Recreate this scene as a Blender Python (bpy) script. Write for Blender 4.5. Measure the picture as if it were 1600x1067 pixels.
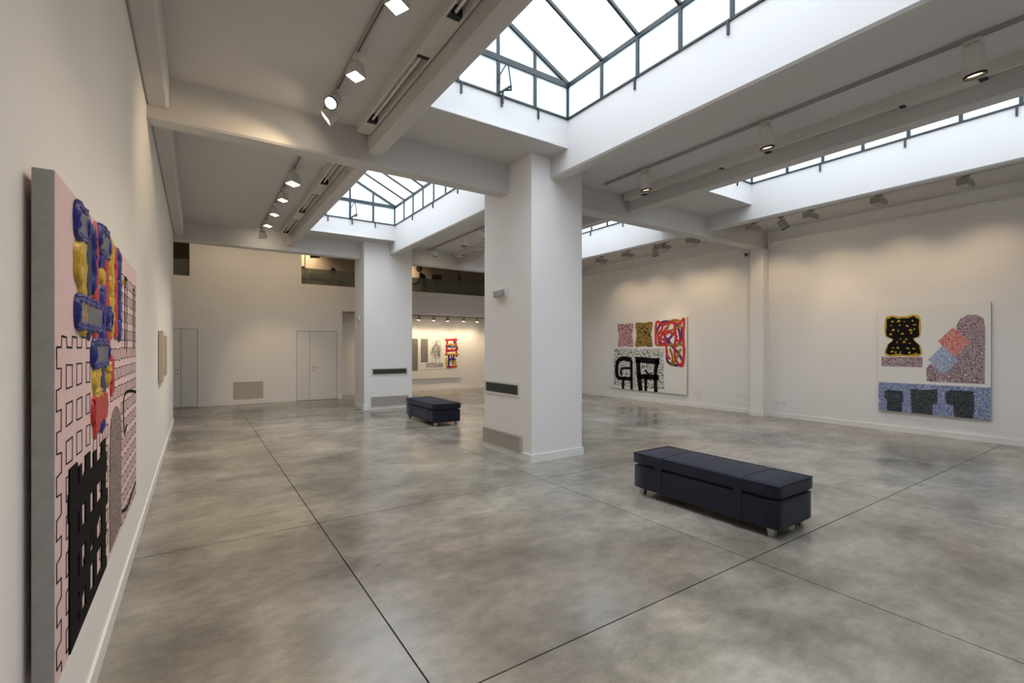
import bpy, bmesh, math, random
from mathutils import Vector, Matrix

for o in list(bpy.data.objects):
    bpy.data.objects.remove(o, do_unlink=True)
scene = bpy.context.scene
COL = scene.collection
PI = math.pi

# ------------------------------------------------------------------ camera
A_YAW = math.radians(33.76)
cam_d = bpy.data.cameras.new('camera')
cam = bpy.data.objects.new('camera', cam_d)
COL.objects.link(cam)
cam_d.sensor_width = 36.0
cam_d.lens = 737.0 / 1600.0 * 36.0
cam_d.shift_y = 8.4 / 1600.0
cam_d.clip_start = 0.02
cam.location = (0, 0, 1.6)
cam.rotation_euler = (PI / 2, 0, -A_YAW)
scene.camera = cam

# ------------------------------------------------------------------ world: flat overcast sky
SKY = 3.8
world = bpy.data.worlds.new('overcast_sky')
scene.world = world
world.use_nodes = True
wn = world.node_tree.nodes
wl = world.node_tree.links
wn.clear()
w_out = wn.new('ShaderNodeOutputWorld')
w_bg = wn.new('ShaderNodeBackground')
w_tc = wn.new('ShaderNodeTexCoord')
w_sep = wn.new('ShaderNodeSeparateXYZ')
w_ramp = wn.new('ShaderNodeValToRGB')
w_map = wn.new('ShaderNodeMapRange')
wl.new(w_tc.outputs['Generated'], w_sep.inputs[0])
w_map.inputs['From Min'].default_value = -1
w_map.inputs['From Max'].default_value = 1
wl.new(w_sep.outputs['Z'], w_map.inputs['Value'])
wl.new(w_map.outputs['Result'], w_ramp.inputs['Fac'])
e = w_ramp.color_ramp.elements
e[0].position = 0.48
e[0].color = (0.10, 0.10, 0.10, 1)
e[1].position = 0.51
e[1].color = (0.292, 0.312, 0.342, 1)
e2 = e.new(1.0)
e2.color = (0.875, 0.93, 1.02, 1)        # overcast dome: zenith three times the horizon
wl.new(w_ramp.outputs['Color'], w_bg.inputs['Color'])
w_bg.inputs['Strength'].default_value = SKY
wl.new(w_bg.outputs[0], w_out.inputs[0])

# ------------------------------------------------------------------ view
vs = scene.view_settings
vs.view_transform = 'Standard'
vs.look = 'None'
vs.gamma = 1.0
vs.use_curve_mapping = False
vs.exposure = 0.95

# main dimensions (metres)
ZC, ZE, ZB = 4.28, 3.98, 3.863          # ceiling, long beams, cross beams
YA0, YA1 = 5.83, 6.08                   # first cross beam
YM0, YM1 = 12.26, 12.50                 # second cross beam
XR = 11.05                              # right wall
YBK = 15.15                             # back wall
YFR = -1.6                              # wall behind the camera
YAL = 16.05                             # alcove wall
HOLES_X = [(1.94, 4.17), (6.535, 8.69)]
HOLES_Y = [(-0.40, 4.88), (6.98, 11.56)]
ZSILL, ZEAVE, ZRIDGE = 4.66, 5.12, 5.66
WARM = (1.0, 0.75, 0.47)
def xl(y):
    return -0.41   # left wall plane

# daylight portals in the four skylight openings (guide the sky sampling only)
for hx in HOLES_X:
    for hy in HOLES_Y:
        ld = bpy.data.lights.new('sky_portal', 'AREA')
        ld.shape = 'RECTANGLE'
        ld.size = hx[1] - hx[0]
        ld.size_y = hy[1] - hy[0]
        ld.cycles.is_portal = True
        lo = bpy.data.objects.new('sky_portal', ld)
        lo.location = ((hx[0] + hx[1]) / 2, (hy[0] + hy[1]) / 2, ZSILL - 0.01)
        COL.objects.link(lo)

# ------------------------------------------------------------------ helpers
def newmat(name):
    m = bpy.data.materials.new(name)
    m.use_nodes = True
    nt = m.node_tree
    return m, nt, nt.nodes['Principled BSDF']

def plain(name, col, rough=0.5, metal=0.0, noise=0.0, nscale=8.0, bump=0.0, bscale=60.0, spec=None):
    m, nt, b = newmat(name)
    b.inputs['Roughness'].default_value = rough
    b.inputs['Metallic'].default_value = metal
    if spec is not None:
        b.inputs['Specular IOR Level'].default_value = spec
    tc = nt.nodes.new('ShaderNodeNewGeometry')
    if noise > 0:
        n = nt.nodes.new('ShaderNodeTexNoise')
        n.inputs['Scale'].default_value = nscale
        n.inputs['Detail'].default_value = 4
        nt.links.new(tc.outputs['Position'], n.inputs['Vector'])
        r = nt.nodes.new('ShaderNodeValToRGB')
        r.color_ramp.elements[0].position = 0.3
        r.color_ramp.elements[1].position = 0.7
        r.color_ramp.elements[0].color = tuple(max(0, c * (1 - noise)) for c in col) + (1,)
        r.color_ramp.elements[1].color = tuple(min(1, c * (1 + noise)) for c in col) + (1,)
        nt.links.new(n.outputs['Fac'], r.inputs['Fac'])
        nt.links.new(r.outputs['Color'], b.inputs['Base Color'])
    else:
        b.inputs['Base Color'].default_value = tuple(col) + (1,)
    if bump > 0:
        n2 = nt.nodes.new('ShaderNodeTexNoise')
        n2.inputs['Scale'].default_value = bscale
        n2.inputs['Detail'].default_value = 3
        nt.links.new(tc.outputs['Position'], n2.inputs['Vector'])
        bp = nt.nodes.new('ShaderNodeBump')
        bp.inputs['Strength'].default_value = bump
        bp.inputs['Distance'].default_value = 0.004
        nt.links.new(n2.outputs['Fac'], bp.inputs['Height'])
        nt.links.new(bp.outputs['Normal'], b.inputs['Normal'])
    return m

def emis(name, col, strength):
    m, nt, b = newmat(name)
    b.inputs['Base Color'].default_value = (0.8, 0.8, 0.8, 1)
    b.inputs['Emission Color'].default_value = tuple(col) + (1,)
    b.inputs['Emission Strength'].default_value = strength
    return m

def link(o):
    COL.objects.link(o)
    return o

def props(o, label=None, cat=None, group=None, kind=None):
    if label: o['label'] = label
    if cat: o['category'] = cat
    if group: o['group'] = group
    if kind: o['kind'] = kind
    return o

def mk(name, bm, mat, parent=None, smooth=False, bevel=0.0, **kw):
    me = bpy.data.meshes.new(name)
    bmesh.ops.recalc_face_normals(bm, faces=bm.faces[:])
    bm.to_mesh(me)
    bm.free()
    if mat is not None:
        me.materials.append(mat)
    if smooth:
        for p in me.polygons:
            p.use_smooth = True
    o = link(bpy.data.objects.new(name, me))
    if parent is not None:
        o.parent = parent
    if bevel > 0:
        md = o.modifiers.new('bevel', 'BEVEL')
        md.width = bevel
        md.segments = 2
        md.limit_method = 'ANGLE'
    return props(o, **kw)

def empty(name, loc=(0, 0, 0), rotz=0.0, **kw):
    o = link(bpy.data.objects.new(name, None))
    o.empty_display_size = 0.05
    o.location = loc
    o.rotation_euler = (0, 0, rotz)
    return props(o, **kw)

def addbox(bm, x0, x1, y0, y1, z0, z1, M=None):
    vs_ = []
    for z in (z0, z1):
        for y in (y0, y1):
            for x in (x0, x1):
                v = Vector((x, y, z))
                if M is not None:
                    v = M @ v
                vs_.append(bm.verts.new(v))
    for f in ((0, 1, 3, 2), (4, 6, 7, 5), (0, 4, 5, 1), (2, 3, 7, 6), (0, 2, 6, 4), (1, 5, 7, 3)):
        bm.faces.new([vs_[i] for i in f])

def box(*a, M=None):
    bm = bmesh.new()
    addbox(bm, *a, M=M)
    return bm

def beam(x0, x1, y0, y1, z0, z1, axis, c=0.022):
    """beam along 'axis' with its two lower edges chamfered"""
    bm = bmesh.new()
    def prof(a0, a1):
        return [(a0, z1), (a0, z0 + c), (a0 + c, z0), (a1 - c, z0), (a1, z0 + c), (a1, z1)]
    if axis == 'y':
        pr = prof(x0, x1)
        A = [bm.verts.new((p, y0, z)) for p, z in pr]; B = [bm.verts.new((p, y1, z)) for p, z in pr]
    else:
        pr = prof(y0, y1)
        A = [bm.verts.new((x0, p, z)) for p, z in pr]; B = [bm.verts.new((x1, p, z)) for p, z in pr]
    bm.faces.new(A); bm.faces.new(B[::-1])
    for i in range(6):
        j = (i + 1) % 6
        bm.faces.new((A[i], A[j], B[j], B[i]))
    return bm

def boxes(lst):
    bm = bmesh.new()
    for b in lst:
        addbox(bm, *b)
    return bm

def addlathe(bm, prof, n=20, M=None, cap=True):
    """prof: list of (r, z) revolved about local z."""
    rings = []
    for r, z in prof:
        ring = []
        for i in range(n):
            t = 2 * PI * i / n
            v = Vector((r * math.cos(t), r * math.sin(t), z))
            if M is not None:
                v = M @ v
            ring.append(bm.verts.new(v))
        rings.append(ring)
    for a, b in zip(rings, rings[1:]):
        for i in range(n):
            j = (i + 1) % n
            bm.faces.new((a[i], a[j], b[j], b[i]))
    if cap:
        bm.faces.new(rings[0][::-1])
        bm.faces.new(rings[-1])

def lathe(prof, n=20, M=None, cap=True):
    bm = bmesh.new()
    addlathe(bm, prof, n, M, cap)
    return bm

def addrod(bm, p0, p1, r, n=8):
    p0 = Vector(p0); p1 = Vector(p1)
    d = p1 - p0
    M = Matrix.Translation(p0) @ d.to_track_quat('Z', 'Y').to_matrix().to_4x4()
    addlathe(bm, [(r, 0), (r, d.length)], n, M)

def rods(lst, n=8):
    bm = bmesh.new()
    for p0, p1, r in lst:
        addrod(bm, p0, p1, r, n)
    return bm

def addbar(bm, p0, p1, w, h, up=(0, 0, 1)):
    """square bar from p0 to p1, w across, h along 'up'."""
    p0 = Vector(p0); p1 = Vector(p1); up = Vector(up)
    d = (p1 - p0)
    L = d.length
    d.normalize()
    s = d.cross(up).normalized()
    u = s.cross(d).normalized()
    M = Matrix((s, u, d)).transposed().to_4x4()
    M.translation = p0
    addbox(bm, -w / 2, w / 2, -h / 2, h / 2, 0, L, M=M)

def bar(p0, p1, w, h, up=(0, 0, 1)):
    bm = bmesh.new()
    addbar(bm, p0, p1, w, h, up)
    return bm

def aimM(origin, d, up=(0, 0, 1)):
    """matrix whose local +z looks along d."""
    d = Vector(d).normalized()
    u = Vector(up)
    if abs(d.dot(u)) > 0.99:
        u = Vector((0, 1, 0))
    s = u.cross(d).normalized()
    v = d.cross(s).normalized()
    M = Matrix((s, v, d)).transposed().to_4x4()
    M.translation = Vector(origin)
    return M

def prism(poly, h0, h1):
    """poly in (x, z), extruded along y from h0 to h1."""
    bm = bmesh.new()
    a = [bm.verts.new((x, h0, z)) for x, z in poly]
    b = [bm.verts.new((x, h1, z)) for x, z in poly]
    n = len(poly)
    bm.faces.new(a)
    bm.faces.new(b[::-1])
    for i in range(n):
        j = (i + 1) % n
        bm.faces.new((a[i], b[i], b[j], a[j]))
    return bm

# ------------------------------------------------------------------ materials
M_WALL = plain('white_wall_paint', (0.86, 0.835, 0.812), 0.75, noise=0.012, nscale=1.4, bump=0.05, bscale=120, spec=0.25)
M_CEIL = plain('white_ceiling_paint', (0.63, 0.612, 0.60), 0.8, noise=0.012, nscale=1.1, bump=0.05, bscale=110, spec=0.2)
M_TRIM = plain('white_gloss_trim', (0.84, 0.83, 0.81), 0.4)
M_DOOR = plain('white_door_lacquer', (0.78, 0.765, 0.74), 0.5)
M_GAP = plain('dark_gap', (0.03, 0.03, 0.03), 0.9)
M_FRAME = plain('dark_grey_steel', (0.012, 0.018, 0.020), 0.55)
M_TRACK = plain('grey_track_enamel', (0.36, 0.35, 0.33), 0.5)
M_LAMPW = plain('white_lamp_enamel', (0.66, 0.64, 0.60), 0.4)
M_LAMPG = plain('grey_lamp_enamel', (0.36, 0.35, 0.32), 0.45)
M_BLACK = plain('black_plastic', (0.015, 0.015, 0.015), 0.45)
M_CHROME = plain('brushed_steel', (0.55, 0.54, 0.52), 0.32, 1.0)
M_TUBE = plain('unlit_tube_glass', (0.82, 0.81, 0.79), 0.25)
M_GRILLE = plain('beige_grille_enamel', (0.52, 0.49, 0.44), 0.5)
M_GRILLEG = plain('dark_vent_mesh', (0.07, 0.075, 0.06), 0.6)
M_LENS = emis('lit_lamp_lens', (1.0, 0.86, 0.62), 22.0)
M_LENSD = emis('dim_lamp_lens', (1.0, 0.72, 0.42), 2.2)
M_CANVAS = plain('white_canvas', (0.83, 0.81, 0.77), 0.7, bump=0.08, bscale=400)
M_PINK = plain('pink_canvas', (0.76, 0.56, 0.56), 0.65, noise=0.02, nscale=20, bump=0.1, bscale=500)
M_CSIDE = plain('grey_canvas_edge', (0.43, 0.42, 0.40), 0.8, noise=0.08, nscale=25, bump=0.1, bscale=500)
M_WOOD = plain('stretcher_wood', (0.32, 0.16, 0.09), 0.7)
M_INK = plain('black_paint', (0.010, 0.009, 0.009), 0.85, spec=0.1)
M_RED = plain('red_oil_paint', (0.52, 0.02, 0.018), 0.35, noise=0.15, nscale=60, bump=0.5, bscale=120)
M_BLUE = plain('blue_oil_paint', (0.018, 0.022, 0.24), 0.35, noise=0.3, nscale=50, bump=0.5, bscale=120)
M_NAVY = plain('dark_blue_oil_paint', (0.012, 0.022, 0.10), 0.35, noise=0.3, nscale=50, bump=0.5, bscale=120)
M_YELL = plain('yellow_oil_paint', (0.60, 0.38, 0.03), 0.35, noise=0.15, nscale=60, bump=0.5, bscale=120)
M_SLATE = plain('slate_oil_paint', (0.13, 0.13, 0.17), 0.4, noise=0.3, nscale=40, bump=0.4, bscale=100)
M_REDF = plain('red_flat_paint', (0.62, 0.03, 0.035), 0.45)
M_OCHRE = plain('ochre_flat_paint', (0.36, 0.20, 0.025), 0.45)
M_PURP = plain('purple_flat_paint', (0.13, 0.025, 0.15), 0.45)
M_CLOTH = plain('black_clothing', (0.012, 0.012, 0.014), 0.8)
M_HAIR = plain('dark_hair', (0.02, 0.014, 0.01), 0.6)
M_SKIN = plain('skin', (0.45, 0.25, 0.17), 0.55)
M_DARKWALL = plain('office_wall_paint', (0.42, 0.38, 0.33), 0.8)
M_PAPER = plain('pale_card', (0.6, 0.68, 0.6), 0.7)

def concrete():
    m, nt, b = newmat('polished_concrete')
    N, L = nt.nodes, nt.links
    g = N.new('ShaderNodeNewGeometry')
    oi = N.new('ShaderNodeObjectInfo')
    def noise(scale, detail, rough, stretch=(1, 1, 1), dist=0.0):
        mp = N.new('ShaderNodeMapping')
        mp.inputs['Scale'].default_value = stretch
        n = N.new('ShaderNodeTexNoise')
        n.inputs['Scale'].default_value = scale
        n.inputs['Detail'].default_value = detail
        n.inputs['Roughness'].default_value = rough
        n.inputs['Distortion'].default_value = dist
        L.new(g.outputs['Position'], mp.inputs['Vector'])
        L.new(mp.outputs['Vector'], n.inputs['Vector'])
        return n
    def ramp(src, stops):
        r = N.new('ShaderNodeValToRGB')
        el = r.color_ramp.elements
        while len(el) < len(stops):
            el.new(0.5)
        for x, (p, c) in zip(el, stops):
            x.position = p
            x.color = (c, c, c, 1) if not isinstance(c, tuple) else c + (1,)
        L.new(src, r.inputs['Fac'])
        return r
    def mul(a, bb, fac=1.0):
        mx = N.new('ShaderNodeMix')
        mx.data_type = 'RGBA'
        mx.blend_type = 'MULTIPLY'
        mx.inputs['Factor'].default_value = fac
        L.new(a, mx.inputs['A'])
        L.new(bb, mx.inputs['B'])
        return mx
    def lin(src, gain, lo=0.45, hi=1.6):
        # 1 + gain * (noise - 0.5)
        mr = N.new('ShaderNodeMapRange')
        mr.clamp = False
        mr.inputs['To Min'].default_value = 1 - gain / 2
        mr.inputs['To Max'].default_value = 1 + gain / 2
        L.new(src, mr.inputs['Value'])
        return mr.outputs['Result']
    rgb = N.new('ShaderNodeRGB')
    rgb.outputs[0].default_value = (0.270, 0.250, 0.222, 1)
    n1 = noise(0.50, 5, 0.55, (1, 1.1, 1), 0.2)
    c1 = mul(rgb.outputs[0], lin(n1.outputs['Fac'], 1.9))
    n2 = noise(1.6, 6, 0.60, (0.95, 1.15, 1), 0.25)
    c1 = mul(c1.outputs['Result'], lin(n2.outputs['Fac'], 1.65))
    n3 = noise(9.0, 6, 0.62, (0.8, 1.3, 1), 0.2)
    c2 = mul(c1.outputs['Result'], lin(n3.outputs['Fac'], 0.75))
    n6 = noise(60.0, 3, 0.6)
    c2 = mul(c2.outputs['Result'], lin(n6.outputs['Fac'], 0.35))
    n4 = noise(6.0, 5, 0.65, (1, 1.2, 1), 0.5)
    fleck = ramp(n4.outputs['Fac'], [(0.265, 0.42), (0.315, 1.0)])
    c3 = mul(c2.outputs['Result'], fleck.outputs['Color'], 0.8)
    n5 = noise(0.33, 3, 0.5)
    tint = ramp(n5.outputs['Fac'], [(0.3, (0.955, 1.0, 0.985)), (0.7, (1.06, 0.99, 0.90))])
    c4 = mul(c3.outputs['Result'], tint.outputs['Color'])
    rr = N.new('ShaderNodeMapRange')
    rr.inputs['To Min'].default_value = 0.93
    rr.inputs['To Max'].default_value = 1.07
    L.new(oi.outputs['Random'], rr.inputs['Value'])
    c5 = mul(c4.outputs['Result'], rr.outputs['Result'])
    L.new(c5.outputs['Result'], b.inputs['Base Color'])
    ro = N.new('ShaderNodeMapRange')
    ro.inputs['From Min'].default_value = 0.3
    ro.inputs['From Max'].default_value = 0.7
    ro.inputs['To Min'].default_value = 0.17
    ro.inputs['To Max'].default_value = 0.262
    L.new(n2.outputs['Fac'], ro.inputs['Value'])
    L.new(ro.outputs['Result'], b.inputs['Roughness'])
    b.inputs['Specular IOR Level'].default_value = 0.6
    bp = N.new('ShaderNodeBump')
    nb = noise(3.0, 3, 0.5)
    bp.inputs['Strength'].default_value = 0.06
    bp.inputs['Distance'].default_value = 0.003
    L.new(nb.outputs['Fac'], bp.inputs['Height'])
    L.new(bp.outputs['Normal'], b.inputs['Normal'])
    return m
M_CONC = concrete()

def fabric(name, col):
    m, nt, b = newmat(name)
    N, L = nt.nodes, nt.links
    tc = N.new('ShaderNodeTexCoord')
    n = N.new('ShaderNodeTexNoise')
    n.inputs['Scale'].default_value = 260
    n.inputs['Detail'].default_value = 2
    L.new(tc.outputs['Object'], n.inputs['Vector'])
    r = N.new('ShaderNodeValToRGB')
    r.color_ramp.elements[0].color = tuple(c * 0.75 for c in col) + (1,)
    r.color_ramp.elements[1].color = tuple(c * 1.25 for c in col) + (1,)
    L.new(n.outputs['Fac'], r.inputs['Fac'])
    L.new(r.outputs['Color'], b.inputs['Base Color'])
    b.inputs['Roughness'].default_value = 0.9
    b.inputs['Sheen Weight'].default_value = 0.15
    b.inputs['Sheen Roughness'].default_value = 0.5
    b.inputs['Specular IOR Level'].default_value = 0.2
    bp = N.new('ShaderNodeBump')
    bp.inputs['Strength'].default_value = 0.25
    bp.inputs['Distance'].default_value = 0.002
    L.new(n.outputs['Fac'], bp.inputs['Height'])
    L.new(bp.outputs['Normal'], b.inputs['Normal'])
    return m
M_FAB = fabric('navy_wool_fabric', (0.017, 0.018, 0.034))
M_PIPE = plain('dark_piping', (0.012, 0.012, 0.018), 0.8)

def pane_mat(name, tint, trans):
    m, nt, b = newmat(name)
    N, L = nt.nodes, nt.links
    N.remove(b)
    out = N['Material Output']
    tr = N.new('ShaderNodeBsdfTransparent')
    tr.inputs['Color'].default_value = tint + (1,)
    tl = N.new('ShaderNodeBsdfTranslucent')
    tl.inputs['Color'].default_value = tint + (1,)
    gl = N.new('ShaderNodeBsdfGlossy')
    gl.inputs['Roughness'].default_value = 0.15
    mx = N.new('ShaderNodeMixShader')
    mx.inputs['Fac'].default_value = trans
    mx2 = N.new('ShaderNodeMixShader')
    mx2.inputs['Fac'].default_value = 0.05
    L.new(tl.outputs[0], mx.inputs[1])
    L.new(tr.outputs[0], mx.inputs[2])
    L.new(mx.outputs[0], mx2.inputs[1])
    L.new(gl.outputs[0], mx2.inputs[2])
    L.new(mx2.outputs[0], out.inputs['Surface'])
    return m
M_PANE_R = pane_mat('clear_roof_glass', (0.97, 0.985, 0.99), 0.9)
M_PANE_V = pane_mat('frosted_side_glass', (0.63, 0.68, 0.69), 0.15)
def frosted():
    m, nt, b = newmat('frosted_green_glass')
    N, L = nt.nodes, nt.links
    b.inputs['Base Color'].default_value = (0.17, 0.18, 0.155, 1)
    b.inputs['Roughness'].default_value = 0.25
    tr = N.new('ShaderNodeBsdfTransparent')
    tr.inputs['Color'].default_value = (0.85, 0.89, 0.82, 1)
    mx = N.new('ShaderNodeMixShader')
    mx.inputs['Fac'].default_value = 0.42
    L.new(b.outputs[0], mx.inputs[1])
    L.new(tr.outputs[0], mx.inputs[2])
    L.new(mx.outputs[0], N['Material Output'].inputs['Surface'])
    return m
M_BALU = frosted()

def squiggle(name, ink, paper, scale=26.0, bands=9.0, thick=0.42, distort=0.6):
    """curly doodle lines drawn with a fine brush (flat print)."""
    m, nt, b = newmat(name)
    N, L = nt.nodes, nt.links
    tc = N.new('ShaderNodeTexCoord')
    n = N.new('ShaderNodeTexNoise')
    n.inputs['Scale'].default_value = scale
    n.inputs['Detail'].default_value = 0.5
    n.inputs['Distortion'].default_value = distort
    L.new(tc.outputs['Object'], n.inputs['Vector'])
    mu = N.new('ShaderNodeMath'); mu.operation = 'MULTIPLY'; mu.inputs[1].default_value = bands
    L.new(n.outputs['Fac'], mu.inputs[0])
    fr = N.new('ShaderNodeMath'); fr.operation = 'FRACT'
    L.new(mu.outputs[0], fr.inputs[0])
    lt = N.new('ShaderNodeMath'); lt.operation = 'LESS_THAN'; lt.inputs[1].default_value = thick
    L.new(fr.outputs[0], lt.inputs[0])
    mx = N.new('ShaderNodeMix'); mx.data_type = 'RGBA'
    mx.inputs['A'].default_value = paper + (1,)
    mx.inputs['B'].default_value = ink + (1,)
    L.new(lt.outputs[0], mx.inputs['Factor'])
    L.new(mx.outputs['Result'], b.inputs['Base Color'])
    b.inputs['Roughness'].default_value = 0.6
    return m

def net(name, ink, paper, scale=11.0, thick=0.09, stretch=(1, 1, 1)):
    m, nt, b = newmat(name)
    N, L = nt.nodes, nt.links
    tc = N.new('ShaderNodeTexCoord')
    mp = N.new('ShaderNodeMapping'); mp.inputs['Scale'].default_value = stretch
    v = N.new('ShaderNodeTexVoronoi'); v.feature = 'DISTANCE_TO_EDGE'; v.voronoi_dimensions = '3D'
    v.inputs['Scale'].default_value = scale
    L.new(tc.outputs['Object'], mp.inputs['Vector'])
    L.new(mp.outputs['Vector'], v.inputs['Vector'])
    lt = N.new('ShaderNodeMath'); lt.operation = 'LESS_THAN'; lt.inputs[1].default_value = thick
    L.new(v.outputs['Distance'], lt.inputs[0])
    mx = N.new('ShaderNodeMix'); mx.data_type = 'RGBA'
    mx.inputs['A'].default_value = paper + (1,)
    mx.inputs['B'].default_value = ink + (1,)
    L.new(lt.outputs[0], mx.inputs['Factor'])
    L.new(mx.outputs['Result'], b.inputs['Base Color'])
    b.inputs['Roughness'].default_value = 0.6
    return m

# ------------------------------------------------------------------ floor
floor = mk('floor', box(-1.9, XR + 0.1, YFR, YAL + 0.1, -0.16, -0.012), M_GAP, kind='structure')
JX = [-1.9, -1.633, 0.919, 3.473, 6.023, 8.575, XR + 0.1]
JY = [YFR, -0.627, 1.955, 4.537, 7.12, 9.70, 12.28, 14.86, YAL + 0.1]
for i in range(len(JX) - 1):
    for j in range(len(JY) - 1):
        g = 0.0045
        mk('slab', box(JX[i] + g, JX[i + 1] - g, JY[j] + g, JY[j + 1] - g, -0.012, 0.0), M_CONC, floor)

# ------------------------------------------------------------------ walls
def quadwall(y0, y1, z0, z1, x_front_fn, thick, sgn=-1):
    bm = bmesh.new()
    a = [(x_front_fn(y0), y0), (x_front_fn(y1), y1), (x_front_fn(y1) + sgn * thick, y1), (x_front_fn(y0) + sgn * thick, y0)]
    lo = [bm.verts.new((x, y, z0)) for x, y in a]
    hi = [bm.verts.new((x, y, z1)) for x, y in a]
    bm.faces.new(lo); bm.faces.new(hi[::-1])
    for i in range(4):
        j = (i + 1) % 4
        bm.faces.new((lo[i], lo[j], hi[j], hi[i]))
    return bm
YLE = 12.2
mk('wall_left', quadwall(YFR, YLE, 0, ZC, xl, 0.25), M_WALL, kind='structure')
mk('baseboard_left', quadwall(YFR, YLE, 0, 0.1, lambda y: xl(y) + 0.014, 0.0138), M_TRIM, kind='structure')
mk('wall_side', box(-1.95, -1.8, YLE - 0.1, YBK, 0, 4.95), M_WALL, kind='structure')
mk('wall_nook', box(-1.8, xl(YLE) - 0.25, YLE - 0.1, YLE, 0, 4.95), M_WALL, kind='structure')
mk('wall_front', box(-0.7, XR, YFR - 0.2, YFR, 0, ZC), M_WALL, kind='structure')
wr = mk('wall_right', box(XR, XR + 0.2, YFR - 0.2, 17.4, 0, 4.95), M_WALL, kind='structure')
mk('wall_lining', boxes([(XR - 0.02, XR, YFR, 5.79, 0, 4.0), (XR - 0.02, XR, 6.1, 14.0, 0, 4.0)]), M_WALL, wr)
mk('ledge_moulding', boxes([(XR - 0.06, XR - 0.02, YFR, 5.79, 3.985, 4.02), (XR - 0.06, XR - 0.02, 6.1, 14.0, 3.985, 4.02)]), M_TRIM, wr)
mk('pilaster', box(10.80, XR - 0.02, 5.79, 6.10, 0, ZB), M_WALL, wr)
bbr = mk('baseboard_right', boxes([(XR - 0.036, XR - 0.0202, YFR, 5.775, 0, 0.1), (XR - 0.036, XR - 0.0202, 6.115, YBK, 0, 0.1),
                                   (10.785, 10.80, 5.775, 6.115, 0, 0.1), (10.80, XR - 0.02, 5.775, 5.79, 0, 0.1),
                                   (10.80, XR - 0.02, 6.10, 6.115, 0, 0.1)]), M_TRIM, kind='structure')
# back wall with door openings, alcove opening and office openings
DL0, DL1, DSL = -1.20, 0.02, -0.35
DR0, DR1, DSR = 2.45, 3.62, 2.82
DH = 2.08
YB2 = YBK + 0.2
wall_back = mk('wall_back', boxes([
    (-1.8, DL0, YBK, YB2, 0, DH), (DL1, DR0, YBK, YB2, 0, DH), (DR1, 3.77, YBK, YB2, 0, DH),
    (-1.8, 3.77, YBK, YB2, DH, 3.48), (3.77, XR, YBK, YB2, 2.72, 3.48),
    (-0.16, 2.59, YBK, YB2, 3.48, 4.95)]), M_WALL, kind='structure')
mk('wall_alcove', boxes([(3.57, XR, YAL, YAL + 0.15, 0, 2.72), (3.57, 3.77, YB2, YAL, 0, 2.72)]), M_WALL, kind='structure')
mk('baseboard_back', boxes([(DL1, DR0, YBK - 0.014, YBK, 0, 0.1), (DR1, 3.77, YBK - 0.014, YBK, 0, 0.1),
                            (3.78, XR - 0.04, YAL - 0.014, YAL, 0, 0.1)]), M_TRIM, kind='structure')
for nm, x0, x1, sp, lab, hx in (('door_1', DL0, DL1, DSL, 'white flush double door half hidden by the left wall', -0.41),
                                ('door_2', DR0, DR1, DSR, 'white flush double door left of the far pillar', 2.93)):
    d = mk(nm, box(x0, x1, YBK + 0.055, YBK + 0.075, 0, DH), M_GAP, kind='structure')
    d['label'] = lab
    g = 0.010
    mk('door_leaf', box(x0 + g, sp - g * 0.5, YBK + 0.004, YBK + 0.045, 0.008, DH - g), M_DOOR, d)
    mk('door_leaf', box(sp + g * 0.5, x1 - g, YBK + 0.004, YBK + 0.045, 0.008, DH - g), M_DOOR, d)
    sg = 1 if nm == 'door_2' else -1
    bm = bmesh.new()
    addlathe(bm, [(0.026, 0), (0.026, 0.01)], 16, aimM((hx, YBK + 0.004, 1.0), (0, -1, 0)))
    addrod(bm, (hx, YBK - 0.005, 1.0), (hx, YBK - 0.05, 1.0), 0.009)
    addrod(bm, (hx, YBK - 0.045, 1.0), (hx + sg * 0.13, YBK - 0.045, 1.0), 0.009)
    mk('door_handle', bm, M_CHROME, d)
    mk('keyhole_plate', lathe([(0.026, 0), (0.026, 0.01)], 16, aimM((hx, YBK + 0.004, 0.89), (0, -1, 0))), M_CHROME, d)

# ------------------------------------------------------------------ ceiling with skylight openings and beams
cl = []
xs = [-0.70, HOLES_X[0][0], HOLES_X[0][1], HOLES_X[1][0], HOLES_X[1][1], XR]
ys = [YFR - 0.2, HOLES_Y[0][0], HOLES_Y[0][1], HOLES_Y[1][0], HOLES_Y[1][1], YM1]
for i in range(5):
    for j in range(5):
        if i in (1, 3) and j in (1, 3):
            continue
        cl.append((xs[i], xs[i + 1], ys[j], ys[j + 1], ZC, ZC + 0.14))
cl.append((-1.95, XR, YM1, 17.4, 4.95, 5.1))
cl.append((-1.95, -0.70, YLE - 0.1, YM1, 4.95, 5.1))
cl.append((-1.95, XR, YM1, YM1 + 0.1, ZC + 0.14, 4.95))
cl.append((-1.95, -0.70, YLE - 0.1, YLE - 0.05, ZC, 4.95))
cl.append((-0.75, -0.70, YLE - 0.1, YM1, ZC + 0.14, 4.95))
bm = boxes(cl)
bmesh.ops.remove_doubles(bm, verts=bm.verts[:], dist=1e-5)
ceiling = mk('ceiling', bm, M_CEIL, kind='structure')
BX = [(1.76, 1.94), (4.17, 4.355), (6.355, 6.535), (8.69, 8.87)]
BAYS = [(YFR, YA0), (YA1, YM0)]
for y0, y1 in BAYS:
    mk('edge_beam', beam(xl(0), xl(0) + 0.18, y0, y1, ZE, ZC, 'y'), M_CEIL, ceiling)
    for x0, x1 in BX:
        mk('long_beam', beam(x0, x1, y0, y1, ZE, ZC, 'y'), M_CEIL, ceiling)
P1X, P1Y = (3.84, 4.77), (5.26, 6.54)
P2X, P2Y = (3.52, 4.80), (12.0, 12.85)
mk('cross_beam', beam(xl(6), P1X[0], YA0, YA1, ZB, ZC, 'x'), M_CEIL, ceiling)
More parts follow.
